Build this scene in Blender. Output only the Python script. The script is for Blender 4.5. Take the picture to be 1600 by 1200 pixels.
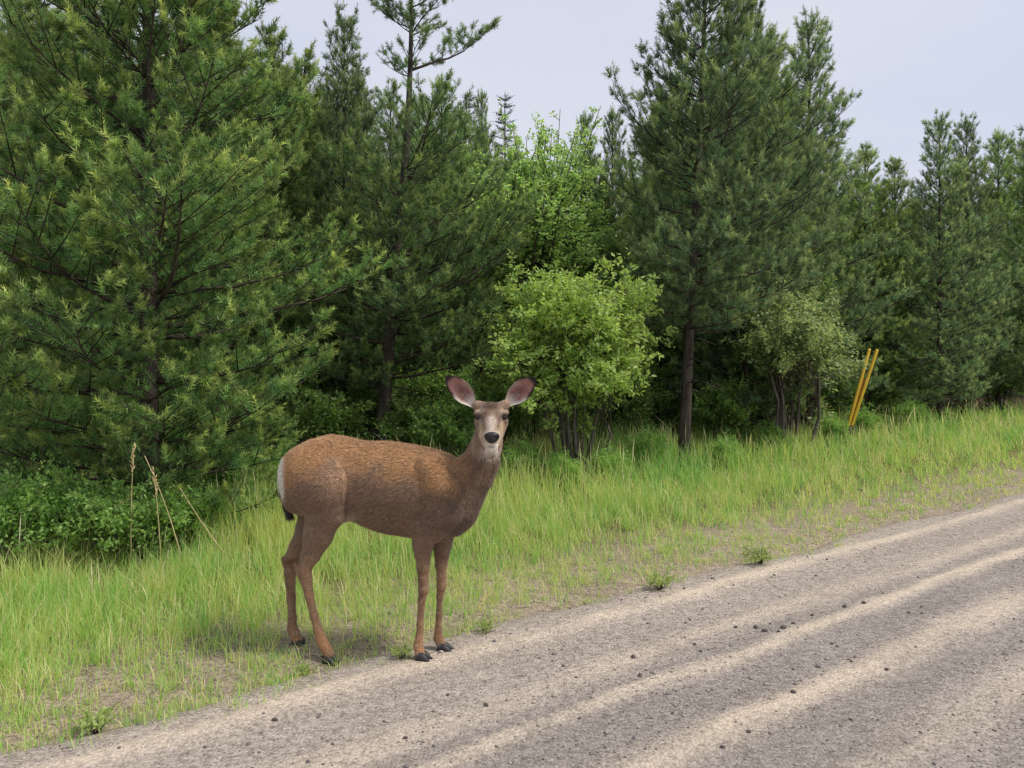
import bpy, math, random
import numpy as np
from mathutils import Vector, Matrix

for o in list(bpy.data.objects):
    bpy.data.objects.remove(o)
scene = bpy.context.scene
COL = scene.collection

# ------------------------------------------------------------------ camera
CAM_H, FPX, HOR = 1.36, 1200.0, 550.0           # eye height, focal length and horizon row (1600x1200 frame)
cam_d = bpy.data.cameras.new('camera')
cam = bpy.data.objects.new('camera', cam_d); COL.objects.link(cam)
cam.location = (0, 0, CAM_H)
cam.rotation_euler = (math.radians(90), 0, 0)
cam_d.sensor_width = 36.0
cam_d.lens = 36.0 * FPX / 1600.0
cam_d.shift_y = -(600.0 - HOR) / 1600.0
cam_d.clip_start, cam_d.clip_end = 0.05, 3000
scene.camera = cam

# ------------------------------------------------------------------ sky and sun
SUN_EL, SUN_AZ = math.radians(56), math.radians(106)   # azimuth from +Y (view axis) towards +X
world = bpy.data.worlds.new('World'); scene.world = world
world.use_nodes = True
wn, wl = world.node_tree.nodes, world.node_tree.links
wn.clear()
w_out = wn.new('ShaderNodeOutputWorld'); w_bg = wn.new('ShaderNodeBackground')
sky = wn.new('ShaderNodeTexSky'); sky.sky_type = 'NISHITA'; sky.sun_disc = False
sky.sun_elevation, sky.sun_rotation = SUN_EL, SUN_AZ
sky.air_density, sky.dust_density, sky.ozone_density = 1.0, 3.0, 1.0
w_tc = wn.new('ShaderNodeTexCoord'); w_map = wn.new('ShaderNodeMapping')
w_map.inputs['Scale'].default_value = (1.0, 1.0, 2.6)
w_no = wn.new('ShaderNodeTexNoise'); w_no.inputs['Scale'].default_value = 2.2
w_no.inputs['Detail'].default_value = 5.0; w_no.inputs['Roughness'].default_value = 0.5
w_cr = wn.new('ShaderNodeValToRGB')
w_cr.color_ramp.elements[0].position = 0.35; w_cr.color_ramp.elements[0].color = (6.15, 6.55, 7.75, 1)
w_cr.color_ramp.elements[1].position = 0.70; w_cr.color_ramp.elements[1].color = (7.2, 7.35, 8.1, 1)
w_mix = wn.new('ShaderNodeMixRGB'); w_mix.inputs['Fac'].default_value = 0.86
wl.new(w_tc.outputs['Generated'], w_map.inputs['Vector']); wl.new(w_map.outputs['Vector'], w_no.inputs['Vector'])
wl.new(w_no.outputs['Fac'], w_cr.inputs['Fac'])
wl.new(sky.outputs['Color'], w_mix.inputs['Color1']); wl.new(w_cr.outputs['Color'], w_mix.inputs['Color2'])
wl.new(w_mix.outputs['Color'], w_bg.inputs['Color'])
w_bg.inputs['Strength'].default_value = 0.10
wl.new(w_bg.outputs['Background'], w_out.inputs['Surface'])

sun_d = bpy.data.lights.new('sun', 'SUN'); sun_d.energy = 2.7; sun_d.angle = math.radians(10)
sun_d.color = (1.0, 0.95, 0.86)
sun = bpy.data.objects.new('sun', sun_d); COL.objects.link(sun)
to_sun = Vector((math.sin(SUN_AZ) * math.cos(SUN_EL), math.cos(SUN_AZ) * math.cos(SUN_EL), math.sin(SUN_EL)))
sun.rotation_euler = to_sun.to_track_quat('Z', 'Y').to_euler()
sun.location = (6, -2, 12)

vs = scene.view_settings
vs.view_transform = 'Standard'; vs.look = 'None'; vs.exposure = 0.2; vs.gamma = 1.0
vs.use_curve_mapping = False
scene.cycles.use_denoising = True
scene.cycles.max_bounces = 5
scene.cycles.diffuse_bounces = 3
scene.cycles.use_adaptive_sampling = True
scene.cycles.adaptive_threshold = 0.02
scene.cycles.adaptive_min_samples = 12
scene.cycles.glossy_bounces = 2
scene.cycles.transmission_bounces = 3
scene.cycles.transparent_max_bounces = 4
scene.cycles.filter_width = 1.35
try:
    scene.cycles.denoising_prefilter = 'ACCURATE'
except Exception:
    pass

# ------------------------------------------------------------------ helpers
def P(px, py, depth):
    """world point seen at photograph pixel (px, py) standing at the given depth"""
    return np.array(((px - 800.0) / FPX * depth, depth, CAM_H - (py - HOR) / FPX * depth))

def lin(r, g, b):
    f = lambda c: ((c / 255.0 + 0.055) / 1.055) ** 2.4 if c > 10 else c / 255.0 / 12.92
    return np.array((f(r), f(g), f(b)))

RDIR = np.array((0.810, 0.586)); RNOR = np.array((-0.586, 0.810))   # road direction, and away from the road

def vnoise(p, seed=0):
    """smooth value noise for an (N,3) or (N,2) array, 0..1"""
    p = np.asarray(p, dtype=np.float64)
    if p.shape[1] == 2:
        p = np.concatenate([p, np.zeros((len(p), 1))], axis=1)
    i = np.floor(p).astype(np.int64); f = p - i
    f = f * f * (3 - 2 * f)
    def h(a, b, c):
        n = (a * 374761393 + b * 668265263 + c * 2147483647 + seed * 1274126177) & 0xFFFFFFFF
        n = ((n ^ (n >> 13)) * 1274126177) & 0xFFFFFFFF
        n = n ^ (n >> 16)
        return (n & 0xFFFF) / 65535.0
    r = 0
    for dx in (0, 1):
        wx = f[:, 0] if dx else 1 - f[:, 0]
        for dy in (0, 1):
            wy = f[:, 1] if dy else 1 - f[:, 1]
            for dz in (0, 1):
                wz = f[:, 2] if dz else 1 - f[:, 2]
                r = r + wx * wy * wz * h(i[:, 0] + dx, i[:, 1] + dy, i[:, 2] + dz)
    return r

def fbm(p, seed=0, octs=3):
    p = np.asarray(p, dtype=np.float64)
    r, a, t = 0, 1.0, 0
    for k in range(octs):
        r = r + a * vnoise(p * (2 ** k), seed + k * 7); t += a; a *= 0.5
    return r / t

def sstep(a, b, x):
    t = np.clip((x - a) / (b - a), 0, 1)
    return t * t * (3 - 2 * t)

def mesh_from(name, verts, tris=None, quads=None, col=None, smooth=False):
    me = bpy.data.meshes.new(name)
    verts = np.asarray(verts, dtype=np.float32)
    parts, starts, n = [], [], 0
    if quads is not None and len(quads):
        q = np.asarray(quads, dtype=np.int32); parts.append(q.ravel())
        starts.append(np.arange(len(q)) * 4); n += len(q) * 4
    if tris is not None and len(tris):
        t = np.asarray(tris, dtype=np.int32); parts.append(t.ravel())
        starts.append(n + np.arange(len(t)) * 3); n += len(t) * 3
    loops = np.concatenate(parts); st = np.concatenate(starts).astype(np.int32)
    me.vertices.add(len(verts)); me.vertices.foreach_set('co', verts.ravel())
    me.loops.add(len(loops)); me.loops.foreach_set('vertex_index', loops)
    me.polygons.add(len(st)); me.polygons.foreach_set('loop_start', st)
    if smooth:
        me.polygons.foreach_set('use_smooth', np.ones(len(st), dtype=bool))
    if col is not None:
        a = me.color_attributes.new('col', 'FLOAT_COLOR', 'POINT')
        c = np.ones((len(verts), 4), dtype=np.float32); col = np.asarray(col); c[:, :col.shape[1]] = col
        a.data.foreach_set('color', c.ravel())
    me.update(calc_edges=True)
    return me

def add_obj(name, me, mat=None, parent=None, loc=None):
    o = bpy.data.objects.new(name, me); COL.objects.link(o)
    if mat is not None and me is not None and not me.materials:
        me.materials.append(mat)
    if parent is not None:
        o.parent = parent
    if loc is not None:
        o.location = loc
    return o

def thing(name, label, cat, loc=(0, 0, 0), rz=0.0, group=None, scale=1.0):
    o = bpy.data.objects.new(name, None); COL.objects.link(o)
    o.empty_display_size = 0.1
    o.location = loc; o.rotation_euler = (0, 0, rz); o.scale = (scale,) * 3 if np.isscalar(scale) else scale
    o['label'] = label; o['category'] = cat
    if group: o['group'] = group
    return o

def tag(o, label=None, cat=None, group=None, kind=None):
    if label: o['label'] = label
    if cat: o['category'] = cat
    if group: o['group'] = group
    if kind: o['kind'] = kind
    return o

class Tubes:
    """collects tapered tubes into one vertex/quad list"""
    def __init__(self): self.v, self.q, self.n = [], [], 0
    def add(self, pts, rad, sides=6):
        pts = np.asarray(pts, dtype=float); m = len(pts)
        rad = np.broadcast_to(np.asarray(rad, dtype=float), (m,))
        d = np.gradient(pts, axis=0); d /= np.linalg.norm(d, axis=1)[:, None] + 1e-9
        ref = np.array((0.0, 0, 1)) if abs(d[0, 2]) < 0.9 else np.array((1.0, 0, 0))
        u = np.cross(d, ref); u /= np.linalg.norm(u, axis=1)[:, None] + 1e-9
        w = np.cross(d, u)
        a = np.arange(sides) / sides * 2 * math.pi
        ring = pts[:, None, :] + rad[:, None, None] * (np.cos(a)[None, :, None] * u[:, None, :] + np.sin(a)[None, :, None] * w[:, None, :])
        self.v.append(ring.reshape(-1, 3))
        i = np.arange(m - 1)[:, None] * sides; j = np.arange(sides)[None, :]; k = (j + 1) % sides
        q = np.stack([i + j, i + k, i + sides + k, i + sides + j], axis=2).reshape(-1, 4) + self.n
        self.q.append(q); self.n += m * sides
        # closed ends
        for r0, flip in ((0, True), ((m - 1) * sides, False)):
            c = self.n; self.v.append(pts[0 if flip else -1][None, :]); self.n += 1
            e = np.arange(sides); b = self.n - 1 - m * sides - (0 if flip else 1) + r0
            e2 = (e + 1) % sides
            cap = np.stack([b + e2, b + e, np.full(sides, c), np.full(sides, c)], axis=1) if flip else np.stack([b + e, b + e2, np.full(sides, c), np.full(sides, c)], axis=1)
            self.caps = getattr(self, 'caps', []); self.caps.append(cap[:, :3])
    def mesh(self, name, col=None, smooth=True):
        return mesh_from(name, np.concatenate(self.v), tris=np.concatenate(self.caps), quads=np.concatenate(self.q), col=col, smooth=smooth)

# ------------------------------------------------------------------ materials
def mat_new(name):
    m = bpy.data.materials.new(name); m.use_nodes = True
    n, l = m.node_tree.nodes, m.node_tree.links
    n.clear()
    out = n.new('ShaderNodeOutputMaterial')
    return m, n, l, out

def leaf_mat(name, trans=0.35, rough=0.55, spec=0.25, tint=(1.25, 1.2, 0.6)):
    m, n, l, out = mat_new(name)
    at = n.new('ShaderNodeAttribute'); at.attribute_name = 'col'
    oi = n.new('ShaderNodeObjectInfo'); hs = n.new('ShaderNodeHueSaturation')
    mr = n.new('ShaderNodeMapRange'); mr.inputs['To Min'].default_value = 0.82; mr.inputs['To Max'].default_value = 1.18
    l.new(oi.outputs['Random'], mr.inputs['Value']); l.new(mr.outputs['Result'], hs.inputs['Value'])
    l.new(at.outputs['Color'], hs.inputs['Color'])
    p = n.new('ShaderNodeBsdfPrincipled'); p.inputs['Roughness'].default_value = rough
    p.inputs['Specular IOR Level'].default_value = spec
    l.new(hs.outputs['Color'], p.inputs['Base Color'])
    mu = n.new('ShaderNodeMixRGB'); mu.blend_type = 'MULTIPLY'; mu.inputs['Fac'].default_value = 1
    mu.inputs['Color2'].default_value = (*tint, 1); l.new(hs.outputs['Color'], mu.inputs['Color1'])
    t = n.new('ShaderNodeBsdfTranslucent'); l.new(mu.outputs['Color'], t.inputs['Color'])
    mx = n.new('ShaderNodeMixShader'); mx.inputs['Fac'].default_value = trans
    l.new(p.outputs['BSDF'], mx.inputs[1]); l.new(t.outputs['BSDF'], mx.inputs[2])
    l.new(mx.outputs['Shader'], out.inputs['Surface'])
    return m

def bark_mat(name, c1, c2, scale=14.0, zs=0.22):
    m, n, l, out = mat_new(name)
    tc = n.new('ShaderNodeTexCoord'); mp = n.new('ShaderNodeMapping'); mp.inputs['Scale'].default_value = (1, 1, zs)
    l.new(tc.outputs['Object'], mp.inputs['Vector'])
    no = n.new('ShaderNodeTexNoise'); no.inputs['Scale'].default_value = scale; no.inputs['Detail'].default_value = 6; no.inputs['Roughness'].default_value = 0.7
    l.new(mp.outputs['Vector'], no.inputs['Vector'])
    cr = n.new('ShaderNodeValToRGB'); cr.color_ramp.elements[0].position = 0.35; cr.color_ramp.elements[1].position = 0.68
    cr.color_ramp.elements[0].color = (*c1, 1); cr.color_ramp.elements[1].color = (*c2, 1)
    l.new(no.outputs['Fac'], cr.inputs['Fac'])
    p = n.new('ShaderNodeBsdfPrincipled'); p.inputs['Roughness'].default_value = 0.9; p.inputs['Specular IOR Level'].default_value = 0.1
    l.new(cr.outputs['Color'], p.inputs['Base Color'])
    bp = n.new('ShaderNodeBump'); bp.inputs['Strength'].default_value = 0.8; bp.inputs['Distance'].default_value = 0.012
    l.new(no.outputs['Fac'], bp.inputs['Height']); l.new(bp.outputs['Normal'], p.inputs['Normal'])
    l.new(p.outputs['BSDF'], out.inputs['Surface'])
    return m

def ground_mat(name, pebble=70.0, contrast=0.55, bump=0.012):
    m, n, l, out = mat_new(name)
    at = n.new('ShaderNodeAttribute'); at.attribute_name = 'col'
    tc = n.new('ShaderNodeTexCoord')
    v = n.new('ShaderNodeTexVoronoi'); v.inputs['Scale'].default_value = pebble; v.inputs['Randomness'].default_value = 1
    v2 = n.new('ShaderNodeTexVoronoi'); v2.inputs['Scale'].default_value = pebble * 2.6
    no = n.new('ShaderNodeTexNoise'); no.inputs['Scale'].default_value = 26; no.inputs['Detail'].default_value = 8; no.inputs['Roughness'].default_value = 0.75
    for q in (v, v2, no): l.new(tc.outputs['Object'], q.inputs['Vector'])
    s1 = n.new('ShaderNodeSeparateColor'); l.new(v.outputs['Color'], s1.inputs['Color'])
    s2 = n.new('ShaderNodeSeparateColor'); l.new(v2.outputs['Color'], s2.inputs['Color'])
    ad = n.new('ShaderNodeMath'); ad.operation = 'ADD'; l.new(s1.outputs['Red'], ad.inputs[0]); l.new(s2.outputs['Red'], ad.inputs[1])
    ad2 = n.new('ShaderNodeMath'); ad2.operation = 'MULTIPLY_ADD'; ad2.inputs[1].default_value = 2.2
    l.new(no.outputs['Fac'], ad2.inputs[0]); l.new(ad.outputs['Value'], ad2.inputs[2])
    mr = n.new('ShaderNodeMapRange'); mr.inputs['From Min'].default_value = 1.0; mr.inputs['From Max'].default_value = 3.2
    mr.inputs['To Min'].default_value = 1 - contrast; mr.inputs['To Max'].default_value = 1 + contrast
    l.new(ad2.outputs['Value'], mr.inputs['Value'])
    mu = n.new('ShaderNodeMixRGB'); mu.blend_type = 'MULTIPLY'; mu.inputs['Fac'].default_value = 1
    l.new(at.outputs['Color'], mu.inputs['Color1']); l.new(mr.outputs['Result'], mu.inputs['Color2'])
    l.new(at.outputs['Alpha'], mu.inputs['Fac'])      # fine sand is smoother than loose gravel
    p = n.new('ShaderNodeBsdfPrincipled'); p.inputs['Roughness'].default_value = 0.95; p.inputs['Specular IOR Level'].default_value = 0.1
    l.new(mu.outputs['Color'], p.inputs['Base Color'])
    hs = n.new('ShaderNodeMath'); hs.operation = 'SUBTRACT'; l.new(no.outputs['Fac'], hs.inputs[0]); l.new(v.outputs['Distance'], hs.inputs[1])
    bp = n.new('ShaderNodeBump'); bp.inputs['Strength'].default_value = 0.7; bp.inputs['Distance'].default_value = bump
    l.new(hs.outputs['Value'], bp.inputs['Height']); l.new(bp.outputs['Normal'], p.inputs['Normal'])
    l.new(p.outputs['BSDF'], out.inputs['Surface'])
    return m

def col_mat(name, rough=0.7, spec=0.2, noise=0.0, nscale=80.0, sheen=0.0):
    m, n, l, out = mat_new(name)
    at = n.new('ShaderNodeAttribute'); at.attribute_name = 'col'
    p = n.new('ShaderNodeBsdfPrincipled'); p.inputs['Roughness'].default_value = rough; p.inputs['Specular IOR Level'].default_value = spec
    if sheen:
        p.inputs['Sheen Weight'].default_value = sheen; p.inputs['Sheen Roughness'].default_value = 0.5
    if noise:
        tc = n.new('ShaderNodeTexCoord'); no = n.new('ShaderNodeTexNoise'); no.inputs['Scale'].default_value = nscale; no.inputs['Detail'].default_value = 5
        l.new(tc.outputs['Object'], no.inputs['Vector'])
        mr = n.new('ShaderNodeMapRange'); mr.inputs['From Min'].default_value = 0.3; mr.inputs['From Max'].default_value = 0.7
        mr.inputs['To Min'].default_value = 1 - noise; mr.inputs['To Max'].default_value = 1 + noise
        l.new(no.outputs['Fac'], mr.inputs['Value'])
        mu = n.new('ShaderNodeMixRGB'); mu.blend_type = 'MULTIPLY'; mu.inputs['Fac'].default_value = 1
        l.new(at.outputs['Color'], mu.inputs['Color1']); l.new(mr.outputs['Result'], mu.inputs['Color2'])
        l.new(mu.outputs['Color'], p.inputs['Base Color'])
    else:
        l.new(at.outputs['Color'], p.inputs['Base Color'])
    l.new(p.outputs['BSDF'], out.inputs['Surface'])
    return m

def flat_mat(name, c, rough=0.5, spec=0.4, noise=0.15, nscale=40.0, bump=0.0):
    m, n, l, out = mat_new(name)
    tc = n.new('ShaderNodeTexCoord'); no = n.new('ShaderNodeTexNoise'); no.inputs['Scale'].default_value = nscale; no.inputs['Detail'].default_value = 6
    l.new(tc.outputs['Object'], no.inputs['Vector'])
    cr = n.new('ShaderNodeValToRGB')
    c = np.asarray(c)
    cr.color_ramp.elements[0].position = 0.3; cr.color_ramp.elements[1].position = 0.7
    cr.color_ramp.elements[0].color = (*(c * (1 - noise)), 1); cr.color_ramp.elements[1].color = (*np.clip(c * (1 + noise), 0, 1), 1)
    l.new(no.outputs['Fac'], cr.inputs['Fac'])
    p = n.new('ShaderNodeBsdfPrincipled'); p.inputs['Roughness'].default_value = rough; p.inputs['Specular IOR Level'].default_value = spec
    l.new(cr.outputs['Color'], p.inputs['Base Color'])
    if bump:
        bp = n.new('ShaderNodeBump'); bp.inputs['Strength'].default_value = 0.6; bp.inputs['Distance'].default_value = bump
        l.new(no.outputs['Fac'], bp.inputs['Height']); l.new(bp.outputs['Normal'], p.inputs['Normal'])
    l.new(p.outputs['BSDF'], out.inputs['Surface'])
    return m

M_NEEDLE = leaf_mat('pine_needles', 0.36, 0.5, 0.35, (1.15, 1.15, 0.75))
M_LEAF = leaf_mat('broad_leaves', 0.5, 0.5, 0.35, (1.25, 1.2, 0.7))
M_GRASS = leaf_mat('grass_blades', 0.5, 0.5, 0.35, (1.25, 1.2, 0.75))
M_BARK = bark_mat('pine_bark', (0.030, 0.024, 0.020), (0.130, 0.105, 0.088))
M_STEM = bark_mat('shrub_bark', (0.060, 0.050, 0.042), (0.20, 0.175, 0.15), 24.0)
M_ROAD = ground_mat('gravel_road_surface', 70.0, 0.55, 0.010)
M_GROUND = ground_mat('soil_and_litter', 48.0, 0.55, 0.016)
M_STONE = col_mat('gravel_stone', 0.9, 0.15, 0.2, 120.0)

# ------------------------------------------------------------------ ground and road
def road_n(x, y): return x * RNOR[0] + y * RNOR[1]
def road_t(x, y): return x * RDIR[0] + y * RDIR[1]

def ground_h(x, y):
    x = np.asarray(x, float); y = np.asarray(y, float)
    n = road_n(x, y)
    p = np.stack([x.ravel(), y.ravel()], 1)
    b = (fbm(p * 0.9, 3, 3).reshape(x.shape) - 0.5)
    s = (fbm(p * 5.0, 9, 2).reshape(x.shape) - 0.5)
    h = b * 0.16 * sstep(3.8, 6.0, n) + s * 0.016
    h = h - 0.12 * sstep(3.35, 2.7, n)
    return h

def gh(x, y): return float(ground_h(np.array([x]), np.array([y]))[0])

BANDS = [(2.905, 0.060, 1.0), (2.42, 0.11, 0.65), (2.175, 0.050, 0.95), (1.765, 0.085, 0.9), (1.30, 0.12, 0.7), (0.7, 0.12, 0.8), (-0.2, 0.2, 0.7), (-1.4, 0.2, 0.8)]
def sand_amount(n, t):
    p = np.stack([t * 0.35, n * 1.5], 1)
    nn = n + (fbm(p, 21, 3) - 0.5) * 0.12 + (fbm(np.stack([t * 3.0, n * 9], 1), 23, 2) - 0.5) * 0.07
    s = np.zeros_like(n)
    for c, w, a in BANDS:
        brk = 1.9 * fbm(np.stack([t * 0.8 + c * 17, n * 4], 1), 31, 3) - 0.12 + 0.5 * (fbm(np.stack([t * 6, n * 22], 1), 33, 2) - 0.5)
        s = np.maximum(s, a * np.exp(-((nn - c) / w) ** 2) * np.clip(brk, 0.10, 1.0))
    return np.clip(s, 0, 1)

def grid_obj(name, ns, ts, hfun, cfun, mat):
    N, T = np.meshgrid(ns, ts, indexing='ij')
    X = N * RNOR[0] + T * RDIR[0]; Y = N * RNOR[1] + T * RDIR[1]
    Z = hfun(N.ravel(), T.ravel(), X.ravel(), Y.ravel())
    v = np.stack([X.ravel(), Y.ravel(), Z], 1)
    a, b = len(ns), len(ts)
    i = (np.arange(a - 1)[:, None] * b + np.arange(b - 1)[None, :]).ravel()
    q = np.stack([i, i + b, i + b + 1, i + 1], 1)[:, ::-1]
    me = mesh_from(name, v, quads=q, col=cfun(N.ravel(), T.ravel(), X.ravel(), Y.ravel()), smooth=True)
    return tag(add_obj(name, me, mat), kind='structure')

def road_h(n, t):
    s = sand_amount(n, t)
    p = np.stack([n, t], 1)
    h = 0.011 * s + 0.012 * (fbm(p * 7, 41, 3) - 0.5) + 0.010
    edge = 3.12 + 0.22 * (fbm(np.stack([t * 1.3, n * 0], 1), 51, 3) - 0.3)
    return h - 0.16 * sstep(edge - 0.12, edge + 0.35, n)

SAND, GREY, DARKG = lin(198, 182, 163), lin(155, 145, 138), lin(129, 121, 115)
SOIL, LITTER, DRYG = lin(150, 136, 118), lin(78, 66, 48), lin(120, 118, 66)
def road_c(n, t, x, y):
    s = sand_amount(n, t)
    k = fbm(np.stack([n * 5, t * 1.2], 1), 61, 3)
    base = GREY * (1 - k[:, None]) + DARKG * k[:, None]
    far = sstep(2.2, 2.9, n)[:, None] * 0.45
    base = base * (1 - far) + (SAND * 0.6 + GREY * 0.4) * far
    c = base * (1 - s[:, None]) + SAND * s[:, None]
    out = sstep(3.0, 3.25, n)[:, None]
    c = c * (1 - out) + (SOIL * 0.7 + GREY * 0.3) * out
    return np.concatenate([c, 1.0 - 0.35 * np.clip(s, 0, 1)[:, None]], axis=1)
def ground_c(n, t, x, y):
    k = fbm(np.stack([x * 2.2, y * 2.2], 1), 71, 3)[:, None]
    soil = SOIL * (0.85 + 0.3 * k)
    mid = sstep(3.6, 4.6, n)[:, None]
    c = soil * (1 - mid) + (DRYG * k + LITTER * 1.2 * (1 - k)) * mid
    fo = sstep(5.5, 7.5, n)[:, None]
    return c * (1 - fo) + LITTER * (0.5 + 0.5 * k) * fo

n_road = np.concatenate([[-9, -6, -4, -3, -2, -1, -0.4], np.arange(0, 3.7, 0.022)])
t_road = np.concatenate([[-200, -60, -25, -12, -8, -6], np.arange(-5, 9, 0.06), np.arange(9, 16, 0.2), [17, 19, 22, 27, 35, 60, 120, 400]])
grid_obj('gravel_road', n_road, t_road, lambda n, t, x, y: road_h(n, t), road_c, M_ROAD)
n_gr = np.concatenate([[-900, -300, -80, -20, 0, 1.5, 2.4], np.arange(2.6, 7, 0.07), np.arange(7, 14, 0.3), [15, 17, 20, 26, 40, 80, 250, 900]])
t_gr = np.concatenate([[-900, -250, -80, -40, -20, -14, -10, -8], np.arange(-6, 12, 0.1), np.arange(12, 24, 0.4), [26, 30, 40, 70, 200, 900]])
grid_obj('ground', n_gr, t_gr, lambda n, t, x, y: ground_h(x, y), ground_c, M_GROUND)

def floor_z(x, y):
    n = road_n(x, y); t = road_t(x, y)
    return max(gh(x, y), float(road_h(np.array([n]), np.array([t]))[0]) if n < 3.65 else -9)
def floor_zv(x, y):
    n = road_n(x, y); t = road_t(x, y)
    return np.maximum(ground_h(x, y), np.where(n < 3.65, road_h(np.minimum(n, 3.65), t), -9))

# ------------------------------------------------------------------ pines
def unit(v): return v / (np.linalg.norm(v) + 1e-9)

def needles(shoots, rng, per, nlen, nwid, pal):
    """shoots: (M,8) pos, dir, length, tip-newness -> vertices, triangles, colours"""
    S = np.asarray(shoots); M = len(S)
    pos, d, ln, new = S[:, :3], S[:, 3:6], S[:, 6], S[:, 7]
    d = d / (np.linalg.norm(d, axis=1)[:, None] + 1e-9)
    ref = np.where(np.abs(d[:, 2:3]) < 0.9, np.array([[0, 0, 1.0]]), np.array([[1.0, 0, 0]]))
    u = np.cross(d, ref); u /= np.linalg.norm(u, axis=1)[:, None]; w = np.cross(d, u)
    tt = np.tile((np.arange(per) + 0.5) / per, (M, 1)) + rng.normal(0, 0.04, (M, per))
    ang = np.arange(per)[None, :] * 2.39996 + rng.uniform(0, 6.28, (M, 1)) + rng.normal(0, 0.3, (M, per))
    open_a = np.radians(70 - 36 * tt) + rng.normal(0, 0.16, (M, per))
    base = pos[:, None, :] + d[:, None, :] * (ln[:, None] * tt)[:, :, None]
    rad = np.cos(ang)[:, :, None] * u[:, None, :] + np.sin(ang)[:, :, None] * w[:, None, :]
    nd = d[:, None, :] * np.cos(open_a)[:, :, None] + rad * np.sin(open_a)[:, :, None]
    L = nlen * rng.uniform(0.75, 1.2, (M, per)) * (1 - 0.25 * tt)
    side = np.cross(nd, rng.normal(0, 1, (M, per, 3))); side /= np.linalg.norm(side, axis=2)[:, :, None] + 1e-9
    a = base - side * nwid * 0.5; b = base + side * nwid * 0.5; c = base + nd * L[:, :, None]
    v = np.stack([a, b, c], axis=2).reshape(-1, 3)
    tri = np.arange(len(v)).reshape(-1, 3)
    dark, mid, tip = pal
    r = rng.uniform(0, 1, (M, 1, 1))
    colr = dark * (1 - r) + mid * r
    k = np.clip(new[:, None] * (0.25 + 0.9 * tt), 0, 1)[:, :, None]
    colr = colr * (1 - k) + tip * k
    colr = colr * rng.uniform(0.85, 1.15, (M, per, 1)) * rng.uniform(0.55, 1.4, (M, 1, 1))
    colr = np.repeat(colr[:, :, None, :], 3, axis=2).reshape(-1, 3)
    return v, tri, colr

PAL_Y = (lin(74, 114, 70), lin(116, 152, 90), lin(184, 196, 112))      # yellowish young pine
PAL_G = (lin(78, 116, 76), lin(116, 152, 94), lin(180, 196, 118))       # plain pine green
PAL_B = (lin(76, 110, 82), lin(110, 142, 102), lin(174, 188, 124))        # bluish dark pine

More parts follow.
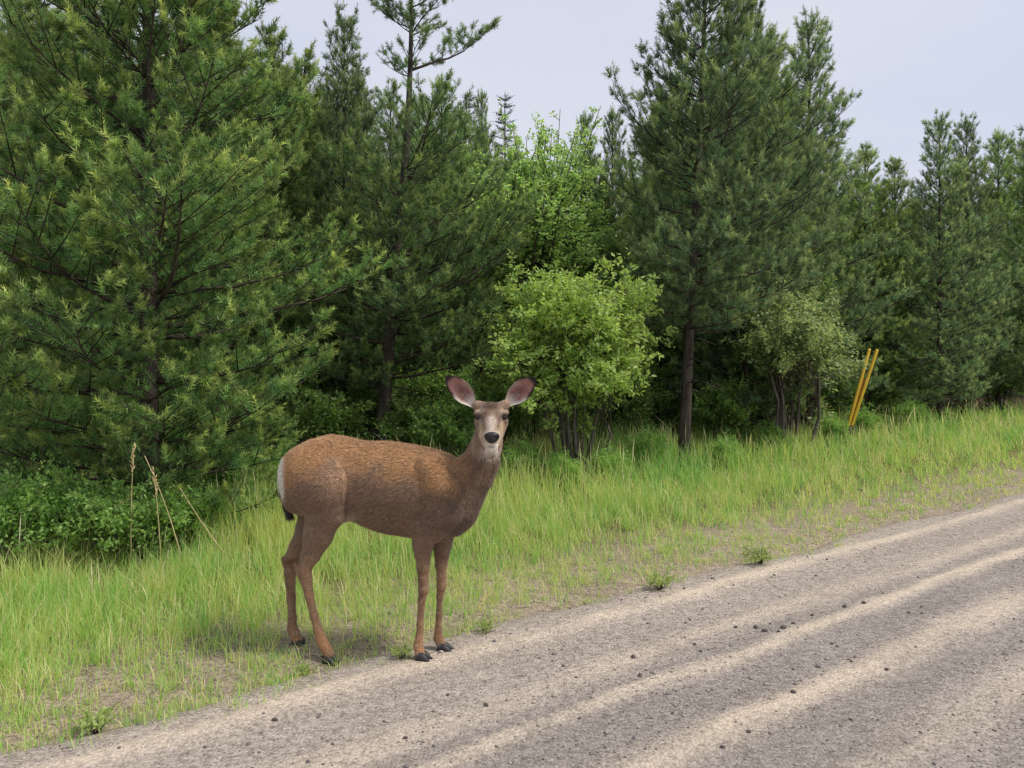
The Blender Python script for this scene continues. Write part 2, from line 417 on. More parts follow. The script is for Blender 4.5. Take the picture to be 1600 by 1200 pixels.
def make_pine(name, seed, H, r0, c0, rmax, lean=(0, 0), whorl=0.27, nb=5, per=32, nlen=0.062, nwid=0.0050,
              pal=PAL_G, power=0.9, gaps=(), asym=None, dead=6, step=0.11, bend=0.0, e_low=2, e_top=48, elong=1.0):
    rng = np.random.default_rng(seed)
    tb = Tubes()
    zs = np.linspace(-0.15, H, 16)
    ph = rng.uniform(0, 6.28)
    def axis(z):
        k = np.clip(z / H, 0, 1)
        return np.stack([lean[0] * k + bend * np.sin(k * 5 + ph) * 0.1, lean[1] * k + bend * np.cos(k * 4 + ph) * 0.1, z], -1)
    rad = r0 * (1 - 0.93 * np.clip(zs / H, 0, 1)) ** 0.85
    rad[0] *= 1.35; rad[1] *= 1.08
    tb.add(axis(zs), rad, 9)
    shoots = []
    def shoot(p, d, L, new): shoots.append((*p, *d, L, new))
    # whorls
    z = c0
    while z < H - 0.12:
        k = (z - c0) / (H - c0)
        g = 1.0
        for a, b, f in gaps:
            if a <= z <= b: g = f
        Lb = rmax * (1 - k ** power) * min(1.0, 0.55 + 2.2 * k) + 0.16
        m = int(rng.integers(nb - 1, nb + 2)) if k < 0.85 else 4
        p0 = rng.uniform(0, 6.28)
        for i in range(m):
            if rng.random() > g: continue
            phi = p0 + i / m * 6.283 + rng.normal(0, 0.25)
            L = Lb * (rng.uniform(0.62, 1.12) if rng.random() < 0.8 else rng.uniform(1.1, 1.4))
            if asym: L *= asym(phi, z)
            el = math.radians(e_low + (e_top - e_low) * k + rng.normal(0, 7))
            zz = z + rng.normal(0, 0.05)
            nseg = 7
            pts = [axis(np.array(zz))]
            dphi = rng.normal(0, 0.10)
            for s in range(nseg):
                e = el + math.radians(28) * (s / nseg) ** 1.5 + rng.normal(0, 0.05)
                f = phi + dphi * s
                pts.append(pts[-1] + L / nseg * np.array((math.cos(f) * math.cos(e), math.sin(f) * math.cos(e), math.sin(e))))
            pts = np.array(pts)
            br = max(0.005, 0.011 * L ** 0.8 + 0.003)
            tb.add(pts, np.linspace(br, 0.003, nseg + 1), 4)
            # side twigs
            s = 0.10 + 0.1 * rng.random()
            side = 1 if rng.random() < 0.5 else -1
            while s < 0.97:
                f = s * nseg; j = min(int(f), nseg - 1); q = pts[j] + (pts[j + 1] - pts[j]) * (f - j)
                bd = unit(pts[j + 1] - pts[j])
                lt = (0.13 + 0.52 * L * (1 - s) ** 0.7 * (0.40 + s)) * rng.uniform(0.7, 1.25)
                hor = np.cross(bd, (0, 0, 1.0)) * side
                td = unit(bd * 0.72 + hor * 0.75 + np.array((0, 0, rng.uniform(-0.22, 0.55))))
                e2 = q + td * lt + np.array((0, 0, 0.22 * lt))
                tb.add(np.array([q, (q + e2) / 2 - np.array((0, 0, 0.03 * lt)), e2]), [0.005, 0.004, 0.002], 3)
                nn = max(1, int(lt / step))
                for a in range(nn):
                    u = 0.15 + 0.75 * ((a + 0.6 * rng.random()) / nn)
                    pp = q + (e2 - q) * u
                    sd = unit(td * 0.5 + hor * rng.normal(0, 0.6) + np.array((0, 0, rng.uniform(0.1, 1.0))) + rng.normal(0, 0.25, 3))
                    shoot(pp, sd, rng.uniform(0.06, 0.11) * elong, rng.random() ** 1.6 * (0.2 + 0.5 * u))
                cd = unit(td * 0.8 + np.array((0, 0, 0.55)) + rng.normal(0, 0.15, 3))
                nw = rng.uniform(0.25, 1.0)
                shoot(e2 - td * 0.02, cd, rng.uniform(0.10, 0.15) * elong, nw)
                for a in range(int(rng.integers(2, 5))):
                    shoot(e2 - td * 0.03, unit(cd + rng.normal(0, 0.55, 3)), rng.uniform(0.06, 0.11) * elong, nw * rng.uniform(0.5, 1.0))
                side = -side
                s += (0.075 + 0.03 * rng.random()) / max(L, 0.25)
            for a in range(3):
                shoot(pts[-1] - (pts[-1] - pts[-2]) * 0.2 * a, unit(pts[-1] - pts[-2] + np.array((0, 0, 0.4)) + rng.normal(0, 0.3, 3)), rng.uniform(0.12, 0.18) * elong, rng.uniform(0.4, 1.0))
        # needles on the young stem itself
        if k > 0.8:
            for a in range(5):
                f = rng.uniform(0, 6.28)
                shoot(axis(np.array(z + rng.uniform(0, whorl))), unit(np.array((math.cos(f) * 0.6, math.sin(f) * 0.6, 0.9))), 0.12, 0.5)
        z += whorl * rng.uniform(0.8, 1.2) * (1 - 0.25 * k + 0.7 * max(0, k - 0.75) / 0.25)
    top = axis(np.array(H))
    shoot(top - np.array((0, 0, 0.12)), (0, 0, 1.0), 0.22, 0.7)
    shoot(top - np.array((0, 0, 0.32)), (0, 0, 1.0), 0.22, 0.5)
    for a in range(5):
        f = a / 5 * 6.28
        shoot(top - np.array((0, 0, 0.13)), unit(np.array((math.cos(f) * 0.35, math.sin(f) * 0.35, 1))), 0.17, 0.7)
    # dead lower sticks
    for i in range(dead):
        zz = rng.uniform(0.25, max(c0, 0.5)); f = rng.uniform(0, 6.28); L = rng.uniform(0.25, 0.8)
        a = axis(np.array(zz)); e = rng.uniform(-0.3, 0.15)
        m_ = a + L * 0.5 * np.array((math.cos(f), math.sin(f), e)); b = a + L * np.array((math.cos(f + 0.15), math.sin(f + 0.15), e - 0.1))
        tb.add(np.array([a, m_, b]), [0.010, 0.007, 0.003], 4)
    v, t, c = needles(shoots, rng, per, nlen, nwid, pal)
    tm = tb.mesh(name + '_trunk'); cm = mesh_from(name + '_crown', v, tris=t, col=c)
    tm.materials.append(M_BARK); cm.materials.append(M_NEEDLE)
    return tm, cm, len(shoots)

def place_tree(meshes, px, depth, label, rz=0.0, scale=1.0, group=None, cat='pine tree', name='pine_tree'):
    x = (px - 800.0) / FPX * depth
    t = thing(name, label, cat, (x, depth, gh(x, depth) - 0.02), rz, group, scale)
    add_obj('trunk', meshes[0], None, t); add_obj('crown', meshes[1], None, t)
    return t

# big pine by the left of the deer
A1 = make_pine('big_pine', 11, 6.6, 0.08, 0.24, 1.6, whorl=0.215, nb=6, per=34, nlen=0.053, nwid=0.0078, step=0.085, elong=0.95, pal=PAL_Y, dead=5, power=1.0, e_low=-5)
place_tree(A1, 232, 5.75, 'large yellow-green pine with branches down to the shrubs, behind the deer rump', 0.4)
# pine with the open top, standing behind the deer's back
A3 = make_pine('open_pine', 23, 6.1, 0.095, 1.05, 1.45, lean=(0.34, 0.0), whorl=0.22, nb=5, per=32, nwid=0.007, pal=PAL_G, power=1.4, bend=0.5,
               e_top=30, gaps=((3.65, 4.66, 0.0), (3.0, 3.2, 0.4), (4.95, 5.15, 0.0)), asym=lambda f, z: (1.22 if math.cos(f) > 0 else 0.78) if z < 4.1 else ((2.1 if z < 5.0 else 1.4) if math.cos(f) > 0.3 else 0.75), dead=9)
place_tree(A3, 600, 9.3, 'pine with a bare gap in its trunk below an open top, rising behind the deer', 0.0)
# pine with the bare lower trunk, right of the bright bush
A5 = make_pine('bare_trunk_pine', 37, 6.5, 0.074, 1.65, 1.45, lean=(0.26, 0.1), whorl=0.21, nb=5, per=32, nwid=0.007, pal=PAL_B, power=1.1,
               asym=lambda f, z: 1.12 if math.cos(f) > 0 else 0.85, dead=12, bend=0.3)
place_tree(A5, 1072, 9.1, 'tall dark pine with a long bare lower trunk at the edge of the grass', 0.0)
# generic pines
G1 = make_pine('young_pine', 41, 5.5, 0.06, 0.3, 1.15, whorl=0.20, nb=5, per=22, step=0.14, pal=PAL_Y, nwid=0.008)
G2 = make_pine('slim_pine', 53, 5.7, 0.055, 0.35, 1.0, whorl=0.20, nb=5, per=22, step=0.14, pal=PAL_G, nwid=0.008, power=0.85)
G3 = make_pine('dark_pine', 67, 6.2, 0.065, 0.5, 1.4, whorl=0.20, nb=5, per=22, step=0.14, pal=PAL_B, nwid=0.008, power=0.85)

def hfit(top, depth): return CAM_H + (HOR - top) / FPX * depth
def put(meshes, base_h, px, depth, top, label, rz, wide=1.0, group=None, name='pine_tree'):
    s = hfit(top, depth) / base_h
    return place_tree(meshes, px, depth, label, rz, (s * wide, s * wide, s), group, name=name)

put(G1, 5.5, 428, 10.2, 55, 'yellowish pine with an upright tip just beside the large left pine', 0.3)
put(G1, 5.5, 476, 11.4, 95, 'short yellowish pine between the large left pine and the open-topped pine', 2.1)
put(G3, 6.2, 538, 10.6, 30, 'dark pine with a forked-looking tip tucked against the open-topped pine', 1.1, 0.9)
put(G2, 5.7, 690, 13.0, 120, 'slim pine showing under the open branches of the open-topped pine', 2.6)
put(G2, 5.7, 752, 15.0, 140, 'thin pine standing left of the pale green aspen', 0.7, 0.5)
put(G2, 5.7, 914, 14.0, 172, 'narrow pine spire standing right of the pale green aspen', 1.9, 0.62)
put(G2, 5.7, 957, 13.6, 166, 'narrow pine spire next to the bare-trunked pine', 3.3, 0.68)
put(G3, 6.2, 1162, 11.4, -30, 'tall pine crowded against the right side of the bare-trunked pine', 2.2, 0.95)
put(G2, 5.7, 1203, 12.2, 45, 'slender pine tip between the crowded pine and the bluish pine', 4.2)
put(G3, 6.2, 1264, 13.2, 42, 'bluish dark pine with a clean conical top against the sky', 5.0, 1.0)
put(G1, 5.5, 1352, 14.6, 236, 'yellow-green small pine behind the yellow marker post', 0.9, 1.1)
put(G1, 5.5, 1398, 15.4, 252, 'yellow-green small pine beyond the yellow marker post', 3.9, 1.0)
put(G3, 6.2, 1468, 14.2, 190, 'dark pine standing at the far end of the grass', 1.4, 1.0)
# crowded forest behind
FOREST = [(-60, 8.0, -80), (60, 7.6, -60), (20, 11, -40), (130, 9.0, -40), (330, 9.4, -30), (300, 13, 20), (395, 13, 70), (452, 15, 120), (505, 14, 130), (560, 16, 120),
          (610, 14, 140), (655, 17, 150), (720, 18, 190), (925, 17, 250), (985, 17, 235), (1030, 12.5, 160),
          (1110, 13.5, 90), (1060, 16, 120), (1180, 15.5, 120), (1225, 18, 150), (1300, 17, 260), (1330, 20, 290), (1375, 22, 300), (1430, 20, 300),
          (1425, 25, 310), (1510, 17, 170), (1560, 19, 190), (1640, 17, 150), (1500, 26, 260), (1600, 24, 220), (940, 22, 260), (840, 25, 260), (760, 22, 210), (680, 23, 180),
          (560, 21, 150), (480, 20, 150), (1130, 21, 150), (1020, 22, 240), (1260, 24, 230),
          (-150, 12, -20), (70, 15, 0), (190, 12, 0), (250, 17, 40), (350, 18, 80), (150, 19, 40), (420, 22, 130), (-40, 16, 20), (330, 25, 120), (220, 26, 100), (100, 26, 80), (0, 24, 60), (530, 28, 170), (630, 28, 190),
          (1190, 28, 200), (1340, 30, 320), (1400, 30, 330), (1460, 31, 320), (1550, 32, 280), (1090, 28, 200), (990, 30, 270), (900, 30, 280), (730, 30, 230), (1620, 34, 260), (1700, 26, 200)]
rf = random.Random(5)
for px, dep, top in FOREST:
    me, bh = rf.choice([(G1, 5.5), (G2, 5.7), (G3, 6.2), (G3, 6.2), (G2, 5.7)])
    put(me, bh, px, dep, top + rf.uniform(-5, 25), 'young pine crowded among others in the shaded forest behind the front trees', rf.uniform(0, 6.28), rf.uniform(0.95, 1.25), 'young pines crowded in the forest behind')

# dark pointed spruce far behind
def make_spruce(seed, H):
    rng = np.random.default_rng(seed); tb = Tubes(); sh = []
    tb.add(np.array([(0, 0, -0.1), (0, 0, H * 0.5), (0, 0, H)]), [0.12, 0.06, 0.01], 7)
    z = 0.6
    while z < H - 0.1:
        L = 0.16 + 1.25 * (1 - z / H)
        for i in range(7):
            f = rng.uniform(0, 6.28); e = rng.uniform(-0.35, 0.05) + 0.5 * (z / H) ** 3
            d = np.array((math.cos(f) * math.cos(e), math.sin(f) * math.cos(e), math.sin(e))); l = L * rng.uniform(0.7, 1.15)
            tb.add(np.array([(0, 0, z), np.array((0, 0, z)) + d * l]), [0.012, 0.003], 3)
            for a in np.arange(0.2, 1.0, 0.10 / l):
                for s in (-1, 1):
                    sd = unit(d + s * 0.9 * np.cross(d, (0, 0, 1.0)) + rng.normal(0, 0.2, 3))
                    sh.append((*(np.array((0, 0, z)) + d * l * a), *sd, 0.18 * (1.2 - a), rng.random() * 0.3))
            sh.append((*(np.array((0, 0, z)) + d * l * 0.93), *d, 0.16, 0.3))
        z += 0.20
    sh.append((0, 0, H - 0.2, 0, 0, 1, 0.35, 0.2))
    v, t, c = needles(sh, rng, 18, 0.040, 0.010, (lin(40, 58, 52), lin(52, 74, 62), lin(70, 96, 70)))
    tm = tb.mesh('spruce_trunk'); cm = mesh_from('spruce_crown', v, tris=t, col=c)
    tm.materials.append(M_BARK); cm.materials.append(M_NEEDLE)
    return tm, cm
SP = make_spruce(91, 8.0)
for px, dep, top, lab in ((789, 20.5, 143, 'dark pointed spruce tip rising above the forest left of the aspen'), (733, 24.0, 142, 'small dark spruce tip far behind the open-topped pine')):
    s = hfit(top, dep) / 8.0
    place_tree(SP, px, dep, lab, 0.5, (s * 0.8, s * 0.8, s), None, 'spruce tree', 'spruce_tree')

# ------------------------------------------------------------------ broadleaf trees and shrubs
def make_leafy(name, seed, W, H, z0, stems, branches, twigs, leaves, lsize, pal, stem_r=0.018, single=False, lean=0.0, upright=0.3, fill=0.35):
    """crown roughly an ellipsoid of width W between heights z0 and H above the base"""
    rng = np.random.default_rng(seed); tb = Tubes()
    cen = np.array((lean, 0, (z0 + H) / 2)); ax = np.array((W / 2, W / 2, (H - z0) / 2))
    lp, ld = [], []
    lump = rng.normal(0, 1, (7, 3)); lump /= np.linalg.norm(lump, axis=1)[:, None]
    def radius(d): return 0.74 + 0.40 * np.max(np.clip(lump @ d, 0, 1) ** 4) + rng.normal(0, 0.09)
    for s in range(stems):
        f = s / stems * 6.28 + rng.normal(0, 0.3)
        b0 = np.array((0, 0, -0.05)) if single else np.array((math.cos(f), math.sin(f), 0)) * rng.uniform(0.02, 0.16) * min(W, 1.5) + np.array((0, 0, -0.05))
        hub = cen + np.array((math.cos(f), math.sin(f), 0)) * ax * rng.uniform(0.1, 0.5) + np.array((0, 0, ax[2] * rng.uniform(-0.55, 0.35)))
        mid = (b0 + hub) / 2 + rng.normal(0, 0.05, 3) * W
        if single: mid = np.array((b0[0] * 0.6 + hub[0] * 0.15, b0[1] * 0.6 + hub[1] * 0.15, hub[2] * 0.5))
        tb.add(np.array([b0, (b0 * 0.55 + mid * 0.45), mid, (mid + hub) / 2, hub]), stem_r * np.array((1.2, 1.0, 0.8, 0.6, 0.45)), 5)
        for b in range(branches):
            d = rng.normal(0, 1, 3); d[2] += upright; d = unit(d + 0.5 * np.array((math.cos(f), math.sin(f), 0)))
            tip = cen + d * ax * radius(d) * (rng.random() ** fill)
            st = mid + (hub - mid) * rng.random()
            m2 = (st + tip) / 2 + np.array((0, 0, 0.06 * H)) * rng.random() + rng.normal(0, 0.03, 3)
            tb.add(np.array([st, m2, tip]), stem_r * np.array((0.4, 0.25, 0.1)), 3)
            for t in range(twigs):
                u = 0.35 + 0.65 * rng.random()
                q = st + (m2 - st) * u * 2 if u < 0.5 else m2 + (tip - m2) * (u - 0.5) * 2
                td = unit(tip - st + rng.normal(0, 0.75, 3) * np.linalg.norm(tip - st) * 0.9 + np.array((0, 0, 0.15)))
                tl = rng.uniform(0.08, 0.24) * min(1.6, max(0.5, W / 2))
                e = q + td * tl
                if t % 2 == 0: tb.add(np.array([q, e]), [stem_r * 0.12 + 0.0008, 0.001], 3)
                uu = rng.random(leaves)[:, None]
                lp.append(q + (e - q) * (0.15 + 0.9 * uu) + rng.normal(0, 0.018, (leaves, 3)))
                ld.append(np.tile(td, (leaves, 1)))
    lp = np.concatenate(lp); ld = np.concatenate(ld); N = len(lp)
    d = ld * 0.6 + rng.normal(0, 0.8, (N, 3)); d[:, 2] -= 0.1; d /= np.linalg.norm(d, axis=1)[:, None]
    sd = np.cross(d, rng.normal(0, 1, (N, 3)) * 0.7 + np.array((0, 0, 1.0))); sd /= np.linalg.norm(sd, axis=1)[:, None] + 1e-9
    up = np.cross(sd, d)
    L = lsize * rng.uniform(0.6, 1.25, (N, 1))
    wv = L * 0.27
    v = np.stack([lp, lp + d * L * 0.45 + sd * wv + up * wv * 0.25, lp + d * L, lp + d * L * 0.45 - sd * wv + up * wv * 0.25], 1).reshape(-1, 3)
    i = np.arange(N)[:, None] * 4
    tris = np.concatenate([i + np.array([[0, 1, 2]]), i + np.array([[0, 2, 3]])])
    r = np.clip(rng.normal(0.5, 0.28, (N, 1)) + (fbm(lp * 3.0, seed, 2)[:, None] - 0.5) * 0.8, 0, 1)
    c = pal[0] * (1 - r) + pal[1] * r
    odd = rng.random((N, 1)) < 0.06
    c = np.where(odd, pal[2], c) * rng.uniform(0.85, 1.15, (N, 1))
    tm = tb.mesh(name + '_stem'); cm = mesh_from(name + '_foliage', v, tris=tris, col=np.repeat(c, 4, axis=0))
    tm.materials.append(M_STEM); cm.materials.append(M_LEAF)
    return tm, cm

def place_leafy(meshes, px, depth, label, name, cat, rz=0.0, scale=1.0, group=None, parts=('stem', 'foliage')):
    x = (px - 800.0) / FPX * depth
    t = thing(name, label, cat, (x, depth, gh(x, depth) - 0.01), rz, group, scale)
    add_obj(parts[0], meshes[0], None, t); add_obj(parts[1], meshes[1], None, t)
    return t

BRIGHT = (lin(158, 192, 106), lin(200, 224, 138), lin(216, 228, 156))
WILLOW = (lin(146, 168, 118), lin(182, 198, 146), lin(198, 204, 156))
UNDER = (lin(92, 126, 66), lin(130, 160, 88), lin(164, 182, 108))
ASPEN = (lin(138, 172, 108), lin(172, 200, 132), lin(192, 210, 142))
HERB = (lin(124, 168, 90), lin(166, 202, 114), lin(190, 208, 130))
B1 = make_leafy('bright_bush', 101, 1.78, 2.36, 0.36, 12, 20, 12, 15, 0.052, BRIGHT, 0.017, fill=0.33)
place_leafy(B1, 900, 8.3, 'bright lime-green bush standing beside the deer head', 'leafy_bush', 'bush', 0.5, (1.16, 1.16, 1.02))
B2 = make_leafy('willow', 113, 1.6, 2.45, 0.4, 9, 16, 10, 11, 0.050, WILLOW, 0.02, fill=0.45)
place_leafy(B2, 1236, 10.4, 'dull grey-green willow bush with grey stems beside the yellow marker post', 'willow_bush', 'bush', 0.2, (1.2, 1.2, 1.05))
AS = make_leafy('aspen', 127, 3.5, 7.6, 1.4, 8, 40, 14, 12, 0.085, ASPEN, 0.06, single=True, fill=0.35, upright=0.5)
place_leafy(AS, 836, 13.2, 'pale green aspen with a rounded top behind the bright bush', 'aspen_tree', 'tree', 1.0, (1.3 * hfit(172, 13.2) / 7.75, 1.3 * hfit(172, 13.2) / 7.75, hfit(172, 13.2) / 7.75), parts=('trunk', 'crown'))
AS2 = AS
place_leafy(AS2, 772, 17.5, 'second pale aspen mostly hidden left of the rounded aspen', 'aspen_tree', 'tree', 2.4, hfit(225, 17.5) / 7.65, parts=('trunk', 'crown'))
U1 = make_leafy('undershrub', 131, 1.2, 1.15, 0.08, 9, 10, 8, 9, 0.050, UNDER, 0.009, fill=0.5)
U2 = make_leafy('low_shrub', 137, 1.0, 0.66, 0.03, 14, 7, 6, 8, 0.036, HERB, 0.006, fill=0.5, upright=0.6)
g = 'green shrubs under the forest edge'
for px, dep, rz, s in ((505, 8.6, 0.2, 0.95), (560, 9.9, 1.4, 1.0), (655, 9.0, 2.2, 0.9), (715, 8.4, 3.0, 0.95), (770, 9.6, 4.0, 1.1), (690, 11.5, 5.0, 1.2), (600, 12.0, 0.9, 1.2), (440, 9.5, 2.9, 1.1),
                       (980, 11.0, 1.0, 1.1), (1040, 12.0, 2.0, 1.2), (1130, 10.6, 3.0, 1.0), (1180, 12.5, 4.5, 1.3), (1290, 13.5, 5.5, 1.2), (1390, 15.5, 0.3, 1.4), (1440, 16.5, 1.7, 1.4), (1340, 16.5, 2.5, 1.5), (1500, 17.5, 3.1, 1.5), (1560, 18.5, 3.9, 1.5)):
    place_leafy(U1, px, dep, 'green leafy shrub growing under the pines at the forest edge', 'leafy_shrub', 'shrub', rz, s, g)
g = 'low leafy plants at the foot of the large pine'
for px, dep, rz, s in ((95, 4.9, 0, 0.95), (170, 4.85, 1.2, 0.9), (235, 5.05, 2.6, 0.85), (300, 5.35, 3.3, 0.7), (20, 4.7, 4.0, 1.0), (350, 6.2, 5.0, 0.9), (420, 6.9, 0.5, 0.8)):
    place_leafy(U2, px, dep, 'low leafy plant in the tall grass at the foot of the large left pine', 'leafy_plant', 'plant', rz, s, g)
g = 'low leafy plants along the foot of the bright bush'
for px, dep, rz, s in ((820, 7.7, 0, 0.7), (880, 7.6, 1.2, 0.6), (950, 7.9, 2.2, 0.65), (1010, 8.8, 2.9, 0.7), (1130, 9.0, 4, 0.6), (1200, 10.2, 5, 0.7), (1300, 11.2, 0.6, 0.75), (1345, 12.2, 1.6, 0.8), (1420, 13, 2.6, 0.8)):
    place_leafy(U2, px, dep, 'low leafy plant where the tall grass meets the trees', 'leafy_plant', 'plant', rz, s, 'low leafy plants where grass meets trees')

# ------------------------------------------------------------------ grass
def blades(N, seed, xs, ys, hs, ws, cols, segs=3, lean=0.35, prof=None):
    rng = np.random.default_rng(seed)
    z = floor_zv(xs, ys) - 0.01
    base = np.stack([xs, ys, z], 1)
    f = rng.uniform(0, 6.283, N); ln = np.abs(rng.normal(0, lean, N)) + 0.05
    d = np.stack([np.cos(f), np.sin(f), np.zeros(N)], 1)
    g = f + math.pi / 2 + rng.normal(0, 0.5, N)
    sd = np.stack([np.cos(g), np.sin(g), np.zeros(N)], 1)
    rows = []
    prof = prof or ([1.0, 0.85, 0.55, 0.0] if segs == 3 else [1.0, 0.7, 0.0])
    for k in range(segs + 1):
        u = k / segs
        c = base + d * (hs * ln * u ** 1.8)[:, None] + np.array((0, 0, 1.0)) * (hs * u * (1 - 0.25 * ln * u))[:, None]
        if k < segs:
            rows.append(c - sd * (ws * prof[k] * 0.5)[:, None]); rows.append(c + sd * (ws * prof[k] * 0.5)[:, None])
        else:
            rows.append(c)
    nv = 2 * segs + 1
    v = np.stack(rows, 1).reshape(-1, 3)
    i = (np.arange(N) * nv)[:, None]
    tris = []
    for k in range(segs - 1):
        tris.append(i + np.array([[2 * k, 2 * k + 1, 2 * k + 3]])); tris.append(i + np.array([[2 * k, 2 * k + 3, 2 * k + 2]]))
    tris.append(i + np.array([[2 * segs - 2, 2 * segs - 1, 2 * segs]]))
    shade = np.ones((N, nv, 1))
    c = (cols[:, None, :] * shade).reshape(-1, 3)
    return v, np.concatenate(tris), c

def scatter(N, rng, zlo, zhi, expo=1.0, pad=260):
    u = rng.random(N)
    a = 1 - expo
    dep = (zlo ** a + u * (zhi ** a - zlo ** a)) ** (1 / a) if abs(a) > 1e-6 else zlo * (zhi / zlo) ** u
    px = rng.uniform(-pad, 1600 + pad, N)
    return (px - 800) / FPX * dep, dep

GR = [lin(122, 182, 92), lin(178, 208, 116), lin(212, 214, 142), lin(226, 216, 176)]
rngg = np.random.default_rng(77)
# tall lush grass
x, y = scatter(170000, rngg, 3.0, 17, 1.15)
n = road_n(x, y)
p2 = np.stack([x, y], 1)
cl = fbm(p2 * 1.1, 81, 3); c2 = fbm(p2 * 4.0, 82, 2)
prob = sstep(3.6, 5.2, n + (cl - 0.5) * 1.6) ** 1.4 * (1 - 0.75 * sstep(6.3, 8.8, n)) * (0.35 + 0.65 * sstep(0.3, 0.55, c2))
for hx, hy in ((-0.82, 3.36), (-1.0, 3.54)):
    prob = prob * sstep(0.06, 0.18, np.hypot(x - hx, y - hy))
keep = rngg.random(len(x)) < prob
x, y, n, cl, c2 = x[keep], y[keep], n[keep], cl[keep], c2[keep]
N = len(x)
hs = (0.12 + 0.19 * sstep(4.2, 5.6, n)) * (0.30 + 1.35 * cl) * (0.45 + 1.1 * c2) * rngg.uniform(0.5, 1.3, N)
ws = np.maximum(0.0040, y * 0.00075) * rngg.uniform(0.7, 1.3, N)
r = np.clip(rngg.normal(0.42, 0.26, N) + (fbm(p2[keep] * 2.2, 85, 2) - 0.5) * 1.6, 0, 0.999) * 2
ci = np.stack([np.interp(r, [0, 1, 2], [GR[0][k], GR[1][k], GR[2][k]]) for k in range(3)], 1)
dry = rngg.random(N) < 0.10
ci[dry] = GR[3]
ci *= rngg.uniform(0.85, 1.15, (N, 1))
v, t, c = blades(N, 1, x, y, hs, ws, ci, 3, 0.5)
pick = rngg.random(N) < 0.02                      # flowering stems with pale heads
v2, t2, c2_ = blades(int(pick.sum()), 4, x[pick], y[pick], np.minimum(hs[pick] * 1.45, 0.62), ws[pick] * 1.15, np.tile(GR[3], (int(pick.sum()), 1)) * rngg.uniform(0.75, 1.1, (int(pick.sum()), 1)), 4, 0.22, [0.3, 0.28, 0.3, 1.25, 0.0])
t = np.concatenate([t, t2 + len(v)]); v = np.concatenate([v, v2]); c = np.concatenate([c, c2_])
o = add_obj('tall_grass', mesh_from('tall_grass', v, tris=t, col=c), M_GRASS)
tag(o, 'tall bright green grass covering the bank between road and forest', 'grass', kind='stuff')
# sparse verge grass in tufts
NT = 22000
x0, y0 = scatter(NT, rngg, 2.6, 13, 1.2)
n0 = road_n(x0, y0); t0 = road_t(x0, y0)
edge = 2.98 + 0.34 * sstep(-0.2, -1.6, t0 - 1.1) * 0.8 + 0.35 * (fbm(np.stack([t0 * 1.4, n0 * 0], 1), 91, 2) - 0.5)
pr = sstep(-0.05, 0.4, n0 - edge) * (1 - sstep(4.8, 5.6, n0)) * (0.55 + 0.55 * sstep(0.35, 0.6, fbm(np.stack([x0, y0], 1) * 3.0, 93, 2)))
pr = np.where((n0 > edge - 0.03) & (pr < 0.05), 0.03, pr)
for hx, hy in ((-0.40, 3.36), (-0.30, 3.47), (-0.82, 3.40), (-1.0, 3.58)):      # trodden bare around the hooves
    pr = pr * sstep(0.04, 0.13, np.hypot(x0 - hx, y0 - (hy - 0.05)))
kp = rngg.random(NT) < pr
x0, y0, n0 = x0[kp], y0[kp], n0[kp]
per = 9
th = (0.06 + 0.15 * sstep(3.1, 4.6, n0)) * rngg.uniform(0.5, 1.35, len(x0))
x = (x0[:, None] + rngg.normal(0, 0.022, (len(x0), per))).ravel(); y = (y0[:, None] + rngg.normal(0, 0.022, (len(x0), per))).ravel()
hs = np.repeat(th, per) * rngg.uniform(0.45, 1.25, len(x)); ws = np.maximum(0.0036, y * 0.0008) * rngg.uniform(0.7, 1.3, len(x))
tr = np.clip(np.repeat(rngg.normal(1.0, 0.5, len(x0)), per) + rngg.normal(0, 0.3, len(x)), 0, 2)
ci = np.stack([np.interp(tr, [0, 1, 2], [GR[0][k] * 0.95, GR[1][k] * 0.95, GR[2][k] * 0.95]) for k in range(3)], 1)
dry = rngg.random(len(x)) < 0.16; ci[dry] = GR[3]
v, t, c = blades(len(x), 2, x, y, hs, ws, ci, 2, 0.55)
o = add_obj('verge_grass', mesh_from('verge_grass', v, tris=t, col=c), M_GRASS)
tag(o, 'thin yellow-green grass tufts growing through the gravel verge', 'grass', kind='stuff')

# ------------------------------------------------------------------ stones and gravel
def ico():
    p = (1 + 5 ** 0.5) / 2
    v = np.array([(-1, p, 0), (1, p, 0), (-1, -p, 0), (1, -p, 0), (0, -1, p), (0, 1, p), (0, -1, -p), (0, 1, -p), (p, 0, -1), (p, 0, 1), (-p, 0, -1), (-p, 0, 1)], float)
    f = np.array([(0, 11, 5), (0, 5, 1), (0, 1, 7), (0, 7, 10), (0, 10, 11), (1, 5, 9), (5, 11, 4), (11, 10, 2), (10, 7, 6), (7, 1, 8), (3, 9, 4), (3, 4, 2), (3, 2, 6), (3, 6, 8), (3, 8, 9), (4, 9, 5), (2, 4, 11), (6, 2, 10), (8, 6, 7), (9, 8, 1)])
    return v / np.linalg.norm(v[0]), f
IV, IF = ico()
rs = np.random.default_rng(13)
N = 15000
x, y = scatter(N, rs, 2.0, 9.0, 1.3, 120)
n = road_n(x, y); t = road_t(x, y)
s = sand_amount(n, t)
keep = (n < 4.2) & (rs.random(N) < (1 - 0.85 * s) * np.where(n > 3.1, 0.55, 0.35 + 0.65 * sstep(0.4, 0.65, fbm(np.stack([n * 3, t * 0.8], 1), 99, 2))))
x, y, n = x[keep], y[keep], n[keep]; N = len(x)
sz = 0.0024 + 0.0040 * rs.random(N) ** 2.5 + 0.005 * (rs.random(N) < 0.04)
jit = IV[None] * rs.uniform(0.7, 1.3, (N, 12, 1)) * np.stack([rs.uniform(0.7, 1.3, N), rs.uniform(0.7, 1.3, N), rs.uniform(0.5, 0.9, N)], 1)[:, None, :]
